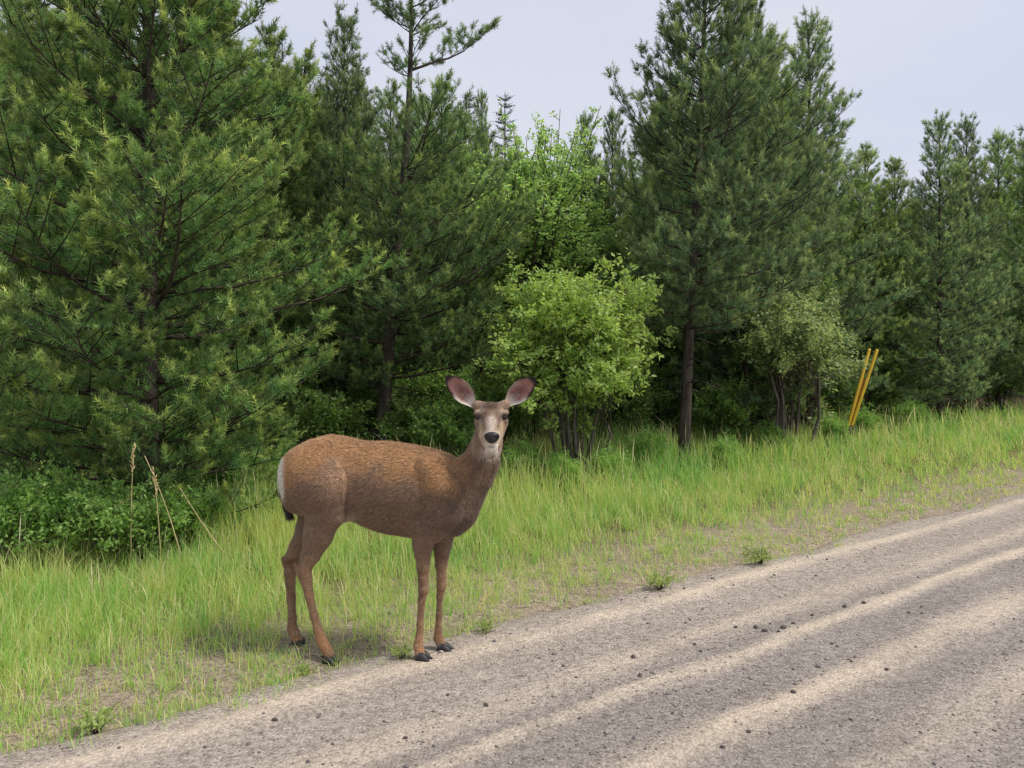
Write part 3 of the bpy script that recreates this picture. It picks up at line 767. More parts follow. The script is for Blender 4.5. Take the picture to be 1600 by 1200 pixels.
v = jit * sz[:, None, None] + np.stack([x, y, floor_zv(x, y) + sz * 0.25], 1)[:, None, :]
c = np.where(rs.random((N, 1)) < 0.30, lin(112, 104, 104), lin(164, 152, 144)) * rs.uniform(0.7, 1.25, (N, 1))
o = add_obj('loose_gravel', mesh_from('loose_gravel', v.reshape(-1, 3), tris=(np.arange(N)[:, None, None] * 12 + IF[None]).reshape(-1, 3), col=np.repeat(c, 12, axis=0)), M_STONE)
tag(o, 'loose grey gravel strewn over the road and verge', 'gravel', kind='stuff')

M_DSTONE = flat_mat('dark_stone', lin(96, 87, 82), 0.85, 0.2, 0.3, 60, 0.004)
smesh = []
for k in range(5):
    vv = IV * rs.uniform(0.75, 1.25, (12, 1)) * np.array((1.2, 0.9, 0.65)); m_ = mesh_from('stone', vv, tris=IF); m_.materials.append(M_DSTONE); smesh.append(m_)
SPOTS = [(1181, 984), (1195, 990), (1203, 979), (1217, 992), (1224, 986), (1240, 978), (1269, 965), (1350, 948), (1320, 952), (1180, 878), (1292, 878), (1352, 880), (1410, 887), (1318, 890), (1275, 902),
         (1210, 902), (1113, 908), (990, 1033), (858, 1019), (880, 1046), (1078, 972), (1085, 1011), (1095, 1022), (1010, 1052), (1000, 1060), (634, 1160), (600, 1133), (430, 1130), (186, 1178), (1150, 984),
         (760, 1108), (1300, 1010), (1385, 1052), (1420, 960), (1435, 905), (1380, 930), (1240, 1090), (1330, 1130), (905, 1130), (700, 1090), (1050, 1120), (520, 1170), (1170, 1150), (1010, 925), (985, 930)]
for k, (px, py) in enumerate(SPOTS):
    dep = FPX * CAM_H / (py - HOR); xx = (px - 800) / FPX * dep
    sc_ = rs.uniform(0.005, 0.012) * (1.25 if k < 9 else 1.0)
    o = add_obj('stone', smesh[k % 5], None, None, (xx, dep, floor_z(xx, dep) + sc_ * 0.3))
    o.rotation_euler = (rs.uniform(-0.3, 0.3), rs.uniform(-0.3, 0.3), rs.uniform(0, 6.28)); o.scale = (sc_,) * 3
    tag(o, 'small dark stone lying on the gravel road', 'stone', 'small dark stones on the gravel road')

# ------------------------------------------------------------------ small plants on the verge
def make_weed(seed, W, H, n_st, pal, ls):
    rng = np.random.default_rng(seed); tb = Tubes(); lp, ld = [], []
    for s in range(n_st):
        f = rng.uniform(0, 6.28); tip = np.array((math.cos(f) * W / 2 * rng.random(), math.sin(f) * W / 2 * rng.random(), H * rng.uniform(0.5, 1)))
        mid = tip * 0.5 + np.array((0, 0, 0.1 * H)); tb.add(np.array([(0, 0, -0.01), mid, tip]), [0.002, 0.0016, 0.001], 3)
        k = rng.random((14, 1)); lp.append(mid * (1 - k) + tip * k); ld.append(np.tile(unit(tip), (14, 1)))
    lp = np.concatenate(lp); ld = np.concatenate(ld); N = len(lp)
    d = ld * 0.4 + rng.normal(0, 0.7, (N, 3)); d[:, 2] += 0.2; d /= np.linalg.norm(d, axis=1)[:, None]
    sd = np.cross(d, rng.normal(0, 0.5, (N, 3)) + np.array((0, 0, 1.0))); sd /= np.linalg.norm(sd, axis=1)[:, None]
    L = ls * rng.uniform(0.6, 1.3, (N, 1))
    v = np.stack([lp, lp + d * L * 0.5 + sd * L * 0.2, lp + d * L, lp + d * L * 0.5 - sd * L * 0.2], 1).reshape(-1, 3)
    i = np.arange(N)[:, None] * 4
    c = pal[0] + (pal[1] - pal[0]) * rng.random((N, 1))
    a = tb.mesh('weed_stem'); b = mesh_from('weed_leaves', v, tris=np.concatenate([i + np.array([[0, 1, 2]]), i + np.array([[0, 2, 3]])]), col=np.repeat(c, 4, axis=0))
    a.materials.append(M_STEM); b.materials.append(M_LEAF)
    return a, b
WD = make_weed(5, 0.30, 0.085, 26, (lin(150, 172, 106), lin(186, 198, 132)), 0.026)
for px, py, s, rz, lab in ((1188, 882, 1.0, 0, 'small round weed alone at the gravel edge right of the deer'), (474, 1048, 0.5, 1, 'small weed growing between the deer hind hooves'),
                           (757, 990, 0.55, 2, 'tiny weed on bare gravel in front of the deer'), (625, 1034, 0.55, 3, 'tiny weed behind the deer front hooves'),
                           (1030, 925, 0.9, 4, 'low weed at the grass edge above the pale sand streak'), (150, 1140, 0.8, 5, 'small weed on the bare gravel left of the deer')):
    dep = FPX * CAM_H / (py - HOR); xx = (px - 800) / FPX * dep
    t = thing('weed', lab, 'weed', (xx, dep, floor_z(xx, dep)), rz, None, s)
    add_obj('stem', WD[0], None, t); add_obj('foliage', WD[1], None, t)

# dry grass stalks
M_STRAW = flat_mat('dry_straw', lin(188, 170, 126), 0.8, 0.2, 0.2, 30)
def stalk(px0, py0, px1, py1, dep, bendx, head, label):
    a, b = P(px0, py0, dep), P(px1, py1, dep - 0.1)
    t = thing('dry_grass_stalk', label, 'dry grass', tuple(a))
    u = np.linspace(0, 1, 7)[:, None]
    pts = (b - a) * u + np.array((bendx, 0, 0)) * (u * (1 - u))
    tb = Tubes(); tb.add(pts, np.linspace(0.004, 0.0022, 7), 5)
    add_obj('stem', tb.mesh('stalk_stem'), M_STRAW, t)
    if head:
        tb = Tubes(); dd = unit(pts[-1] - pts[-2]); rr = np.random.default_rng(int(px0))
        for k in range(26):
            q = pts[-1] - dd * 0.17 * k / 26; e = q + unit(dd + rr.normal(0, 0.35, 3)) * 0.035
            tb.add(np.array([q, (q + e) / 2, e]), [0.001, 0.0045, 0.001], 4)
        add_obj('seed_head', tb.mesh('seed_head'), M_STRAW, t)
stalk(251, 872, 240, 738, 4.6, 0.02, True, 'upright dry grass stalk with a pale seed head before the large pine')
stalk(352, 868, 281, 762, 4.7, -0.03, False, 'long bare dry stalk leaning diagonally beside the deer rump')
stalk(285, 880, 226, 712, 4.65, 0.08, False, 'thin curved dry stalk behind the leafy plants by the large pine')
stalk(205, 880, 209, 700, 4.75, -0.03, True, 'tall thin dry stalk with seed head before the dark pine shade')

# fallen grey branch behind the deer's back
fb = thing('fallen_branch', 'grey fallen branch lying in the shade behind the deer back', 'branch', tuple(P(655, 735, 8.2)))
tb = Tubes(); rr = np.random.default_rng(3)
tb.add(np.array([(-0.7, 0, 0.06), (-0.3, 0.05, 0.16), (0.1, 0, 0.22), (0.5, -0.05, 0.24), (0.8, 0, 0.20)]), [0.03, 0.028, 0.024, 0.018, 0.010], 7)
for k in range(6):
    a = np.array((-0.5 + 0.22 * k, 0, 0.16)); tb.add(np.array([a, a + np.array((rr.normal(0, 0.1), rr.normal(0, 0.15), 0.12)), a + np.array((rr.normal(0.1, 0.15), rr.normal(0, 0.2), 0.25))]), [0.010, 0.006, 0.003], 4)
add_obj('limb', tb.mesh('fallen_limb'), M_STEM, fb)

# ------------------------------------------------------------------ yellow marker post
M_YEL = flat_mat('yellow_plastic', np.array((0.66, 0.42, 0.03)), 0.45, 0.4, 0.14, 9.0)
M_ORG = flat_mat('weathered_orange', np.array((0.33, 0.13, 0.012)), 0.6, 0.3, 0.25, 12.0)
M_RUST = flat_mat('dark_stub', np.array((0.06, 0.045, 0.035)), 0.8, 0.2, 0.3, 30.0)
dm = 11.5
def strip(a, b, w, th, mat, name, parent, org, yoff=0.0, notch=False):
    """slightly folded strip from a to b (pixels), closed and bevel-edged"""
    A, B = P(*a, dm + yoff) - org, P(*b, dm + yoff) - org
    d = unit(B - A); s = unit(np.cross(d, (0, 1.0, 0))); y_ = np.array((0, 1.0, 0))
    prof = [(-w / 2, 0.3 * th), (-w / 2 * 0.8, -0.2 * th), (0, -0.5 * th), (w / 2 * 0.8, -0.2 * th), (w / 2, 0.3 * th), (w / 2 * 0.8, 0.6 * th), (0, 0.35 * th), (-w / 2 * 0.8, 0.6 * th)]
    vs_, m = [], len(prof)
    for u in (0.0, 0.012, 0.5, 0.985, 1.0):
        k = 0.85 if u in (0.0, 1.0) else 1.0
        for q, e in prof: vs_.append(A + (B - A) * u + s * q * k + y_ * e * k)
    qs = [(i * m + j, i * m + (j + 1) % m, (i + 1) * m + (j + 1) % m, (i + 1) * m + j) for i in range(4) for j in range(m)]
    cs = len(vs_); vs_ += [A, B]
    ts = [(cs, (j + 1) % m, j) for j in range(m)] + [(cs + 1, 4 * m + j, 4 * m + (j + 1) % m) for j in range(m)]
    return add_obj(name, mesh_from(name, vs_, tris=ts, quads=qs), mat, parent)
o0 = P(1323, 694, dm)
o0[2] = gh(o0[0], dm) - 0.02
mp = thing('marker_post', 'leaning yellow marker post of two narrow strips joined at the base', 'marker post', tuple(o0))
strip((1325, 668), (1359, 545), 0.052, 0.018, M_YEL, 'strip', mp, o0)
strip((1331, 666), (1371, 546), 0.052, 0.018, M_YEL, 'strip', mp, o0, 0.02)
strip((1328, 668), (1351, 593), 0.050, 0.010, M_ORG, 'inner_channel', mp, o0, 0.035)
strip((1321, 700), (1328, 664), 0.10, 0.05, M_RUST, 'base_stub', mp, o0, 0.012)

# ------------------------------------------------------------------ the deer
def build_deer():
    prims = []
    def px2m(r, dep): return r * dep / FPX
    # capsule chain: points (px, py, depth, radius_px), k = blend, ys = flattening across the body
    def chain(pts, k, ys=1.0):
        for a, b in zip(pts[:-1], pts[1:]):
            prims.append((P(*a[:3]), P(*b[:3]), px2m(a[3], a[2]), px2m(b[3], b[2]), k, ys))
    HB, FB = 3.50, 3.435            # body centre depth at the hips and at the shoulders
    # trunk
    chain([(492, 742, HB, 48), (515, 743, HB, 58), (547, 743, 3.50, 50), (592, 758, 3.465, 61.5), (628, 766, 3.45, 64), (660, 771, 3.44, 63), (688, 776, FB, 58)], 0.05, 0.68)
    chain([(692, 780, FB, 55), (702, 789, 3.43, 45)], 0.04, 0.72)
    chain([(600, 722, 3.46, 24), (690, 738, 3.44, 26)], 0.04, 0.8)          # withers
    # neck
    chain([(698, 774, FB, 48), (722, 760, 3.43, 36), (741, 739, 3.42, 29), (753, 718, 3.41, 24.5), (761, 694, 3.40, 21), (765, 670, 3.39, 21)], 0.03, 0.85)
    # chest point
    chain([(713, 792, 3.40, 26), (702, 817, 3.41, 20)], 0.025, 0.9)
    # shoulder, near and far
    for dy, dx in ((-0.075, 0), (0.075, 14)):
        chain([(672 + dx, 728, FB + dy * 0.95, 20), (694 + dx, 764, FB + dy * 1.15, 27), (697 + dx * 0.5, 797, FB + dy * 1.15, 25)], 0.016)
        chain([(697 + dx * 0.5, 799, FB + dy * 1.15, 24), (674 + dx, 826, FB + dy * 1.0, 23)], 0.016)
    # near front leg
    N1, F1, N2, F2 = 3.37, 3.49, 3.415, 3.60
    chain([(664, 818, N1 + 0.01, 26), (661, 850, N1, 16), (661, 886, N1, 9.6), (661.5, 906, N1, 7.8), (661.8, 920, N1, 8.0), (659, 938, N1, 5.5), (656.5, 975, N1, 4.7), (654.5, 998, N1, 5.4), (653.5, 1009, N1, 7.2), (656, 1021, N1 - 0.01, 7.0), (659, 1028, N1 - 0.015, 7.2)], 0.010)
    chain([(690, 822, F1 - 0.02, 24), (691, 850, F1, 15), (689.5, 883, F1, 8.8), (690, 901, F1, 7.2), (690.3, 914, F1, 7.5), (687.5, 931, F1, 5.1), (686, 962, F1, 4.5), (684.5, 984, F1, 5.0), (685, 996, F1, 7.2), (689, 1006, F1 - 0.01, 6.6), (692, 1012, F1 - 0.015, 6.6)], 0.010)
    # near thigh and hind leg
    chain([(488, 740, 3.415, 44), (503, 762, 3.40, 44), (514, 797, 3.388, 29)], 0.02, 0.75)
    chain([(507, 802, 3.41, 30), (497, 836, 3.41, 22), (486, 866, N2, 15.5)], 0.02, 0.8)
    chain([(486, 866, N2, 14), (475.5, 887, N2, 11), (477, 900, N2, 9.6), (483, 930, N2, 6.6), (491, 962, N2, 5.8), (497, 985, N2, 6.4), (503, 1002, N2, 7.8), (510, 1014, N2 - 0.01, 7.8), (514, 1022, N2 - 0.015, 7.6)], 0.010)
    chain([(462.5, 882, N2, 4.6), (467, 890, N2, 5.6), (475, 902, N2, 8)], 0.005)
    chain([(490, 704, 3.43, 14), (506, 700, 3.42, 12)], 0.03)                                # hip bone
    # far thigh and hind leg
    chain([(492, 746, 3.57, 42), (498, 790, 3.58, 34)], 0.035, 0.75)
    chain([(497, 792, 3.58, 30), (483, 826, 3.59, 20), (466, 854, F2, 13), (454, 875, F2, 11)], 0.015, 0.85)
    chain([(454, 875, F2, 9.8), (453, 896, F2, 8.4), (455, 935, F2, 6.6), (456.5, 966, F2, 6.2), (457, 982, F2, 7.4), (461, 992, F2 - 0.01, 7.4), (465, 1000, F2 - 0.02, 7.2)], 0.010)
    chain([(443.5, 873, F2, 4.0), (447, 881, F2, 5.0), (453, 892, F2, 7)], 0.005)
    # rump roundness, flank fold
    chain([(470, 735, 3.46, 30), (474, 775, 3.47, 30)], 0.04, 0.8)
    chain([(530, 802, 3.43, 12), (556, 802, 3.47, 9)], 0.02, 1.3)
    # head (facing the camera, muzzle slightly down)
    chain([(766.5, 650, 3.385, 22), (767, 649, 3.34, 20.5)], 0.012)
    chain([(767, 656, 3.335, 20), (767.5, 671, 3.27, 15.2), (768, 684, 3.205, 11.4)], 0.012)
    chain([(766.5, 668, 3.36, 20), (767, 684, 3.28, 15.5), (768, 698, 3.215, 9.2)], 0.012)
    chain([(752, 660, 3.35, 11), (757, 678, 3.29, 9)], 0.012); chain([(783, 660, 3.35, 11), (778, 678, 3.29, 9)], 0.012)
    for ex in (748.5, 787.0):
        chain([(ex - 3.5, 645.5, 3.322, 4.6), (ex + 3.5, 645.0, 3.318, 4.6)], 0.008)      # brow
        chain([(ex - 3, 657.5, 3.326, 4.0), (ex + 3, 657.5, 3.322, 4.0)], 0.008)          # lower lid
    chain([(752, 637, 3.375, 10), (746, 634, 3.38, 8)], 0.010); chain([(783, 637, 3.375, 10), (789, 633, 3.38, 8)], 0.010)  # ear roots
    chain([(768, 703, 3.225, 7.6), (767.5, 706, 3.255, 9.5)], 0.010)                          # chin
    lo = np.array((-1.17, 3.08, -0.03)); hi = np.array((0.06, 3.80, 1.16))
    vx = 0.0043
    dims = np.ceil((hi - lo) / vx).astype(int) + 1
    F = np.full(dims, 0.25, dtype=np.float32)
    gx = [lo[a] + np.arange(dims[a]) * vx for a in range(3)]
    for A, B, ra, rb, k, ys in prims:
        R = max(ra, rb) + k * 1.6 + 0.02
        i0 = np.maximum(((np.minimum(A, B) - R - lo) / vx).astype(int), 0); i1 = np.minimum(((np.maximum(A, B) + R - lo) / vx).astype(int) + 2, dims)
        if np.any(i1 <= i0): continue
        X = gx[0][i0[0]:i1[0]][:, None, None]; Y = gx[1][i0[1]:i1[1]][None, :, None]; Z = gx[2][i0[2]:i1[2]][None, None, :]
        pa = (X - A[0], (Y - A[1]) / ys, Z - A[2]); ba = (B[0] - A[0], (B[1] - A[1]) / ys, B[2] - A[2])
        bb = sum(q * q for q in ba) + 1e-12
        h = np.clip((pa[0] * ba[0] + pa[1] * ba[1] + pa[2] * ba[2]) / bb, 0, 1)
        d = np.sqrt((pa[0] - ba[0] * h) ** 2 + (pa[1] - ba[1] * h) ** 2 + (pa[2] - ba[2] * h) ** 2) - (ra + (rb - ra) * h)
        d = (d * min(1.0, (ys + 1) / 2)).astype(np.float32)
        S = F[i0[0]:i1[0], i0[1]:i1[1], i0[2]:i1[2]]
        hh = np.maximum(k - np.abs(S - d), 0) / k
        F[i0[0]:i1[0], i0[1]:i1[1], i0[2]:i1[2]] = np.minimum(S, d) - hh * hh * k * 0.25
    # surface nets
    s = F < 0
    c = [s[a:dims[0] - 1 + a, b:dims[1] - 1 + b, e:dims[2] - 1 + e] for a in (0, 1) for b in (0, 1) for e in (0, 1)]
    cnt = sum(q.astype(np.int8) for q in c)
    act = (cnt > 0) & (cnt < 8)
    idx = np.full(act.shape, -1, dtype=np.int64); ii = np.argwhere(act); idx[act] = np.arange(len(ii))
    val = {}
    for a in (0, 1):
        for b in (0, 1):
            for e in (0, 1):
                val[(a, b, e)] = F[ii[:, 0] + a, ii[:, 1] + b, ii[:, 2] + e].astype(float)
    acc = np.zeros((len(ii), 3)); num = np.zeros(len(ii))
    for ax in range(3):
        for o1 in (0, 1):
            for o2 in (0, 1):
                k0 = [o1, o2]; k0.insert(ax, 0); k1 = [o1, o2]; k1.insert(ax, 1)
                f0, f1 = val[tuple(k0)], val[tuple(k1)]
                m = (f0 < 0) != (f1 < 0)
                tt = np.where(m, f0 / np.where(m, f0 - f1, 1), 0)
                pt = np.tile(np.array(k0, float), (len(ii), 1)); pt[:, ax] += tt
                acc[m] += pt[m]; num[m] += 1
    V = lo + (ii + acc / num[:, None]) * vx
    Q = []
    for ax in range(3):
        u, w = [(1, 2), (2, 0), (0, 1)][ax]
        sl0 = [slice(1, -1)] * 3; sl1 = [slice(1, -1)] * 3
        sl0[ax] = slice(0, dims[ax] - 1); sl1[ax] = slice(1, dims[ax])
        a0, a1 = s[tuple(sl0)], s[tuple(sl1)]
        for flip, mk in ((False, a0 & ~a1), (True, ~a0 & a1)):
            e = np.argwhere(mk)
            if not len(e): continue
            e = e + 1; e[:, ax] -= 1
            def cell(du, dw):
                q = e.copy(); q[:, u] += du; q[:, w] += dw; return idx[q[:, 0], q[:, 1], q[:, 2]]
            q = np.stack([cell(-1, -1), cell(0, -1), cell(0, 0), cell(-1, 0)], 1)
            Q.append(q[:, ::-1] if flip else q)
    Q = np.concatenate(Q)
    Q = Q[np.all(Q >= 0, axis=1)]
    # relax a little
    for it in range(2):
        sm = np.zeros_like(V); ct = np.zeros(len(V))
        for a in range(4):
            np.add.at(sm, Q[:, a], V[Q[:, (a + 1) % 4]] + V[Q[:, (a + 3) % 4]]); np.add.at(ct, Q[:, a], 2)
        V = V * 0.5 + 0.5 * sm / np.maximum(ct, 1)[:, None]
    return V, Q

def to_px(V): return V[:, 0] / V[:, 1] * FPX + 800, HOR + (CAM_H - V[:, 2]) / V[:, 1] * FPX

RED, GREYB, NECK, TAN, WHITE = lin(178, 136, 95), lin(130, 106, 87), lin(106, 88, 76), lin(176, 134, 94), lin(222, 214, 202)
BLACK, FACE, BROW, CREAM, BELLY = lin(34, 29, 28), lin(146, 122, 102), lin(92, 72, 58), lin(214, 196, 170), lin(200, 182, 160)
def coat(V):
    px, py = to_px(V); dep = V[:, 1]
    nz = fbm(V * 14, 201, 3); nz2 = fbm(V * np.array((26, 26, 60.0)), 203, 2)
    def mix(c, col, w): return c * (1 - w[:, None]) + col * w[:, None]
    c = np.tile(GREYB, (len(V), 1))
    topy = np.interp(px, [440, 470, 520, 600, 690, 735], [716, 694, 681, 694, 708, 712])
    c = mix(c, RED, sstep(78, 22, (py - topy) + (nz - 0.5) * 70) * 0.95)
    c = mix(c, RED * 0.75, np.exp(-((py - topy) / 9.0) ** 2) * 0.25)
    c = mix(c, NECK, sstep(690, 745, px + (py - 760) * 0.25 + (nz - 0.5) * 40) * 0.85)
    c = mix(c, lin(190, 154, 124), np.exp(-((px - 528 + (nz - 0.5) * 22) / 18.0) ** 2 - ((py - 745) / 30.0) ** 2) * 0.55 * sstep(3.50, 3.38, dep))  # highlight on the near thigh's front bulge, painted into the coat colour
    belly = sstep(806, 836, py + (nz - 0.5) * 20) * (px > 535) * (px < 640) * sstep(3.40, 3.47, dep)
    c = mix(c, BELLY, belly)
    c = mix(c, BELLY, np.exp(-((px - 547) / 12.0) ** 2 - ((py - 812) / 9.0) ** 2) * 0.8)
    leg = sstep(845, 905, py + (nz - 0.5) * 30) * ((px < 535) | (px > 630))
    c = mix(c, lin(144, 113, 86), leg)
    c = mix(c, lin(160, 120, 86), sstep(960, 1005, py))
    c = mix(c, lin(118, 84, 60), np.exp(-((py - 878) / 7.0) ** 2) * (px < 470) * 0.8)
    c = mix(c, lin(104, 80, 62), sstep(0.5, 0.75, fbm(V * np.array((40, 40, 9.0)), 207, 2)) * leg * 0.5)
    # white rump patch
    rump = sstep(449, 443, px + (py - 740) * 0.02 * np.sign(740 - py)) * sstep(706, 716, py) * sstep(790, 765, py)
    rump = np.maximum(rump, (dep > 3.47) * sstep(470, 455, px) * sstep(712, 722, py) * sstep(800, 780, py))
    c = mix(c, WHITE, np.clip(rump, 0, 1))
    # head
    hd = (py < 712) & (px > 736) & (dep < 3.45)
    hw = np.where(hd, sstep(3.44, 3.38, dep) * sstep(714, 700, py), 0)
    c = mix(c, FACE, hw)
    fore = hw * np.exp(-((px - 767) / 13.0) ** 2 - ((py - 633) / 7.5) ** 2)
    c = mix(c, BROW * 0.8, np.clip(fore * 1.5, 0, 1))
    for ex in (752, 783):
        c = mix(c, BROW * 1.3, hw * 0.8 * np.exp(-((px - (767.5 + (ex - 767.5) * 0.55)) / 4.5) ** 2 - ((py - 648) / 8.0) ** 2))
    brid = hw * np.exp(-((px - 768) / (6.0 + np.clip(py - 650, 0, 30) * 0.12)) ** 2) * sstep(645, 656, py) * sstep(680, 668, py)
    c = mix(c, lin(190, 178, 166), brid * 0.75)
    c = mix(c, lin(196, 170, 132), hw * np.exp(-((np.abs(px - 767.5) - 16) / 5.0) ** 2) * sstep(656, 664, py) * sstep(690, 678, py) * 0.8)
    for sg in (-1, 1):
        c = mix(c, lin(96, 78, 68), hw * 0.75 * np.exp(-((px - (767.5 + sg * (13.5 - (py - 652) * 0.16))) / 3.2) ** 2) * sstep(648, 654, py) * sstep(676, 666, py))
        c = mix(c, lin(120, 98, 82), hw * 0.6 * np.exp(-((np.abs(px - 767.5) - 22) / 4.0) ** 2) * sstep(655, 665, py))
    ring = hw * np.exp(-((np.abs(px - 768) - 15) / 3.5) ** 2 - ((py - 678) / 8.0) ** 2)
    c = mix(c, CREAM, hw * sstep(672, 678, py) * np.exp(-((px - 768.5) / 17.0) ** 2) * 0.8 * (dep < 3.28))
    c = mix(c, WHITE, hw * sstep(690, 696, py) * (dep < 3.30) * np.exp(-((px - 768) / 15.0) ** 2))
    c = mix(c, BLACK * 1.5, hw * np.exp(-((py - 698.0) / 1.3) ** 2 - ((px - 768) / 7) ** 2) * (dep < 3.24) * 0.9)
    thr = np.exp(-((px - 767) / 14.0) ** 2 - ((py - 708) / 8.5) ** 2) * (dep < 3.39)
    c = mix(c, lin(204, 192, 178), thr * 0.9)
    for ex in (748, 788):
        c = mix(c, BLACK * 1.6, hw * np.exp(-((px - ex) / 7.0) ** 2 - ((py - 651.5) / 4.2) ** 2) * 0.85)
        c = mix(c, lin(206, 188, 166), hw * np.exp(-((px - ex) / 7.0) ** 2 - ((py - 643) / 2.4) ** 2) * 0.5)
    c = mix(c, lin(150, 124, 100), leg * sstep(0.52, 0.7, nz2) * 0.45)
    return c * (0.76 + 0.32 * nz + 0.18 * nz2)[:, None]

DV, DQ = build_deer()
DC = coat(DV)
# ears: cupped leaves with a front and a back sheet
def ear(base, tip, wmax, up_sign):
    B, T = base, tip
    a = unit(T - B); Ln = np.linalg.norm(T - B)
    fwd = unit(np.array((0, -1.0, 0.0)) - a * np.dot(a, (0, -1.0, 0)))
    sd = np.cross(a, fwd)
    nu, nv_ = 22, 15
    us = np.linspace(0, 1, nu); bs = np.linspace(-1, 1, nv_)
    U, Bq = np.meshgrid(us, bs, indexing='ij')
    W = wmax * np.interp(U, [0, 0.12, 0.3, 0.5, 0.7, 0.85, 0.95, 1.0], [0.42, 0.55, 0.88, 1.0, 0.88, 0.58, 0.28, 0.03])
    curl = np.interp(U, [0, 0.25, 0.6, 1], [1.5, 1.05, 0.55, 0.25])
    th = Bq * curl * 0.95
    lat = W * np.sin(th) / np.maximum(np.sin(curl * 0.95), 1e-3) * np.minimum(1, 0.75 + 0.25 * U / 0.3)
    cup = -W * (np.cos(th) - np.cos(curl * 0.95)) * 0.9
    bow = -0.012 * np.sin(U * math.pi)
    pts = B + a * (U * Ln)[..., None] + sd * lat[..., None] + fwd * (cup + bow)[..., None]
    back = pts - fwd * (0.005 * (1 - 0.75 * np.abs(Bq) ** 3) * (1 - 0.6 * U))[..., None] - fwd * 0.0008
    f, b = pts.reshape(-1, 3), back.reshape(-1, 3)
    i = (np.arange(nu - 1)[:, None] * nv_ + np.arange(nv_ - 1)[None, :]).ravel()
    q1 = np.stack([i, i + 1, i + nv_ + 1, i + nv_], 1); off = nu * nv_; q2 = q1[:, ::-1] + off
    rim = []
    edge_ids = [k for k in range(nv_)] , [k * nv_ + nv_ - 1 for k in range(nu)], [(nu - 1) * nv_ + k for k in range(nv_)][::-1], [k * nv_ for k in range(nu)][::-1]
    loop = edge_ids[0][:-1] + edge_ids[1][:-1] + edge_ids[2][:-1] + edge_ids[3][:-1]
    for k in range(len(loop)):
        p, q = loop[k], loop[(k + 1) % len(loop)]; rim.append((q, p, p + off, q + off))
    # colours: pink-grey inside, pale hair at the base and lower edge, black outer rim
    Uf, Bf = U.ravel(), Bq.ravel() * up_sign     # +1 = upper edge
    pink, pale, dark = lin(150, 108, 100), lin(205, 194, 180), lin(40, 34, 32)
    def mx(c, col, w): return c * (1 - w[:, None]) + col * w[:, None]
    cf = np.tile(pink, (len(Uf), 1))
    cf = mx(cf, pink * 0.42, np.exp(-((Bf - 0.05) / 0.38) ** 2) * sstep(0.8, 0.45, Uf) * 0.85)
    cf = mx(cf, lin(176, 160, 146), sstep(0.62, 0.8, vnoise(np.stack([Uf * 5, Bf * 9], 1), 5)) * sstep(0.75, 0.4, Uf) * 0.5)
    cf = mx(cf, pale, sstep(0.36, 0.12, Uf)); cf = mx(cf, pale, sstep(-0.55, -0.85, Bf) * sstep(0.62, 0.45, Uf))
    cf = mx(cf, lin(150, 132, 116), sstep(0.6, 0.85, Bf) * sstep(0.75, 0.5, Uf))
    cf = mx(cf, dark, np.clip(sstep(0.62, 0.86, -Bf) * sstep(0.42, 0.6, Uf) + sstep(0.72, 0.95, Bf) * sstep(0.6, 0.75, Uf) + sstep(0.80, 0.90, Uf), 0, 1))
    cb = mx(np.tile(lin(140, 116, 98), (len(Uf), 1)), dark, sstep(0.85, 0.98, Uf))
    return np.concatenate([f, b]), np.concatenate([q1, q2, np.array(rim)]), np.concatenate([cf, cb])
allV, allQ, allC = [DV], [DQ], [DC]
off = len(DV)
for base, tip, us_ in (((744, 635.5, 3.375), (696.5, 587, 3.355), 1), ((788.5, 634, 3.375), (837, 590, 3.355), -1)):
    v, q, c = ear(P(*base), P(*tip), 0.046, us_)
    allV.append(v); allQ.append(q + off); allC.append(c); off += len(v)
M_FUR = col_mat('deer_coat', 0.75, 0.15, 0.16, 90.0, 0.25)
deer_base = np.array((-0.64, 3.46, 0.0))
deer = thing('deer', 'brown mule deer doe standing on the gravel verge looking at the viewer', 'deer', tuple(deer_base))
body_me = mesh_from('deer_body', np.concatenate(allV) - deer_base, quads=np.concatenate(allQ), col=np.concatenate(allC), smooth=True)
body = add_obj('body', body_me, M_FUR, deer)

# hair
rh = np.random.default_rng(19)
a, b, c_, d_ = (DV[DQ[:, k]] for k in range(4))
nrm = np.cross(c_ - a, d_ - b); area = np.linalg.norm(nrm, axis=1); nrm = nrm / (area[:, None] + 1e-12)
NH = 170000
fi = rh.choice(len(DQ), NH, p=area / area.sum())
r1, r2 = rh.random((NH, 1)), rh.random((NH, 1))
hp = (a[fi] * (1 - r1) + b[fi] * r1) * (1 - r2) + (d_[fi] * (1 - r1) + c_[fi] * r1) * r2
hn = nrm[fi]
px, py = to_px(hp)
flow = np.tile(np.array((-0.85, 0.0, -0.5)), (NH, 1))
down = ((py > 835) | ((px < 540) & (py > 800)))
flow[down] = (-0.15, 0, -1.0)
nk = (px > 715) & (py > 705)
flow[nk] = (-0.55, 0.1, -0.85)
hdm = (py < 712) & (px > 738) & (hp[:, 1] < 3.44)
nose_p = P(768, 684, 3.19)
flow[hdm] = (hp[hdm] - nose_p) / (np.linalg.norm(hp[hdm] - nose_p, axis=1)[:, None] + 1e-6)
flow += rh.normal(0, 0.22, (NH, 3))
flow -= hn * np.sum(flow * hn, axis=1)[:, None]
flow /= np.linalg.norm(flow, axis=1)[:, None] + 1e-9
hl = np.full(NH, 0.019); hl[down] = 0.008; hl[py > 890] = 0.009; hl[hdm] = 0.007
rumpm = (px < 452) & (py > 710) & (py < 790); hl[rumpm] = 0.022
hl *= rh.uniform(0.7, 1.3, NH)
lift = np.where(hdm | down, 0.22, 0.30)[:, None] + np.abs(rh.normal(0, 0.10, (NH, 1)))
hd_ = flow * (1 - lift * 0.4) + hn * lift
side = np.cross(hn, flow)
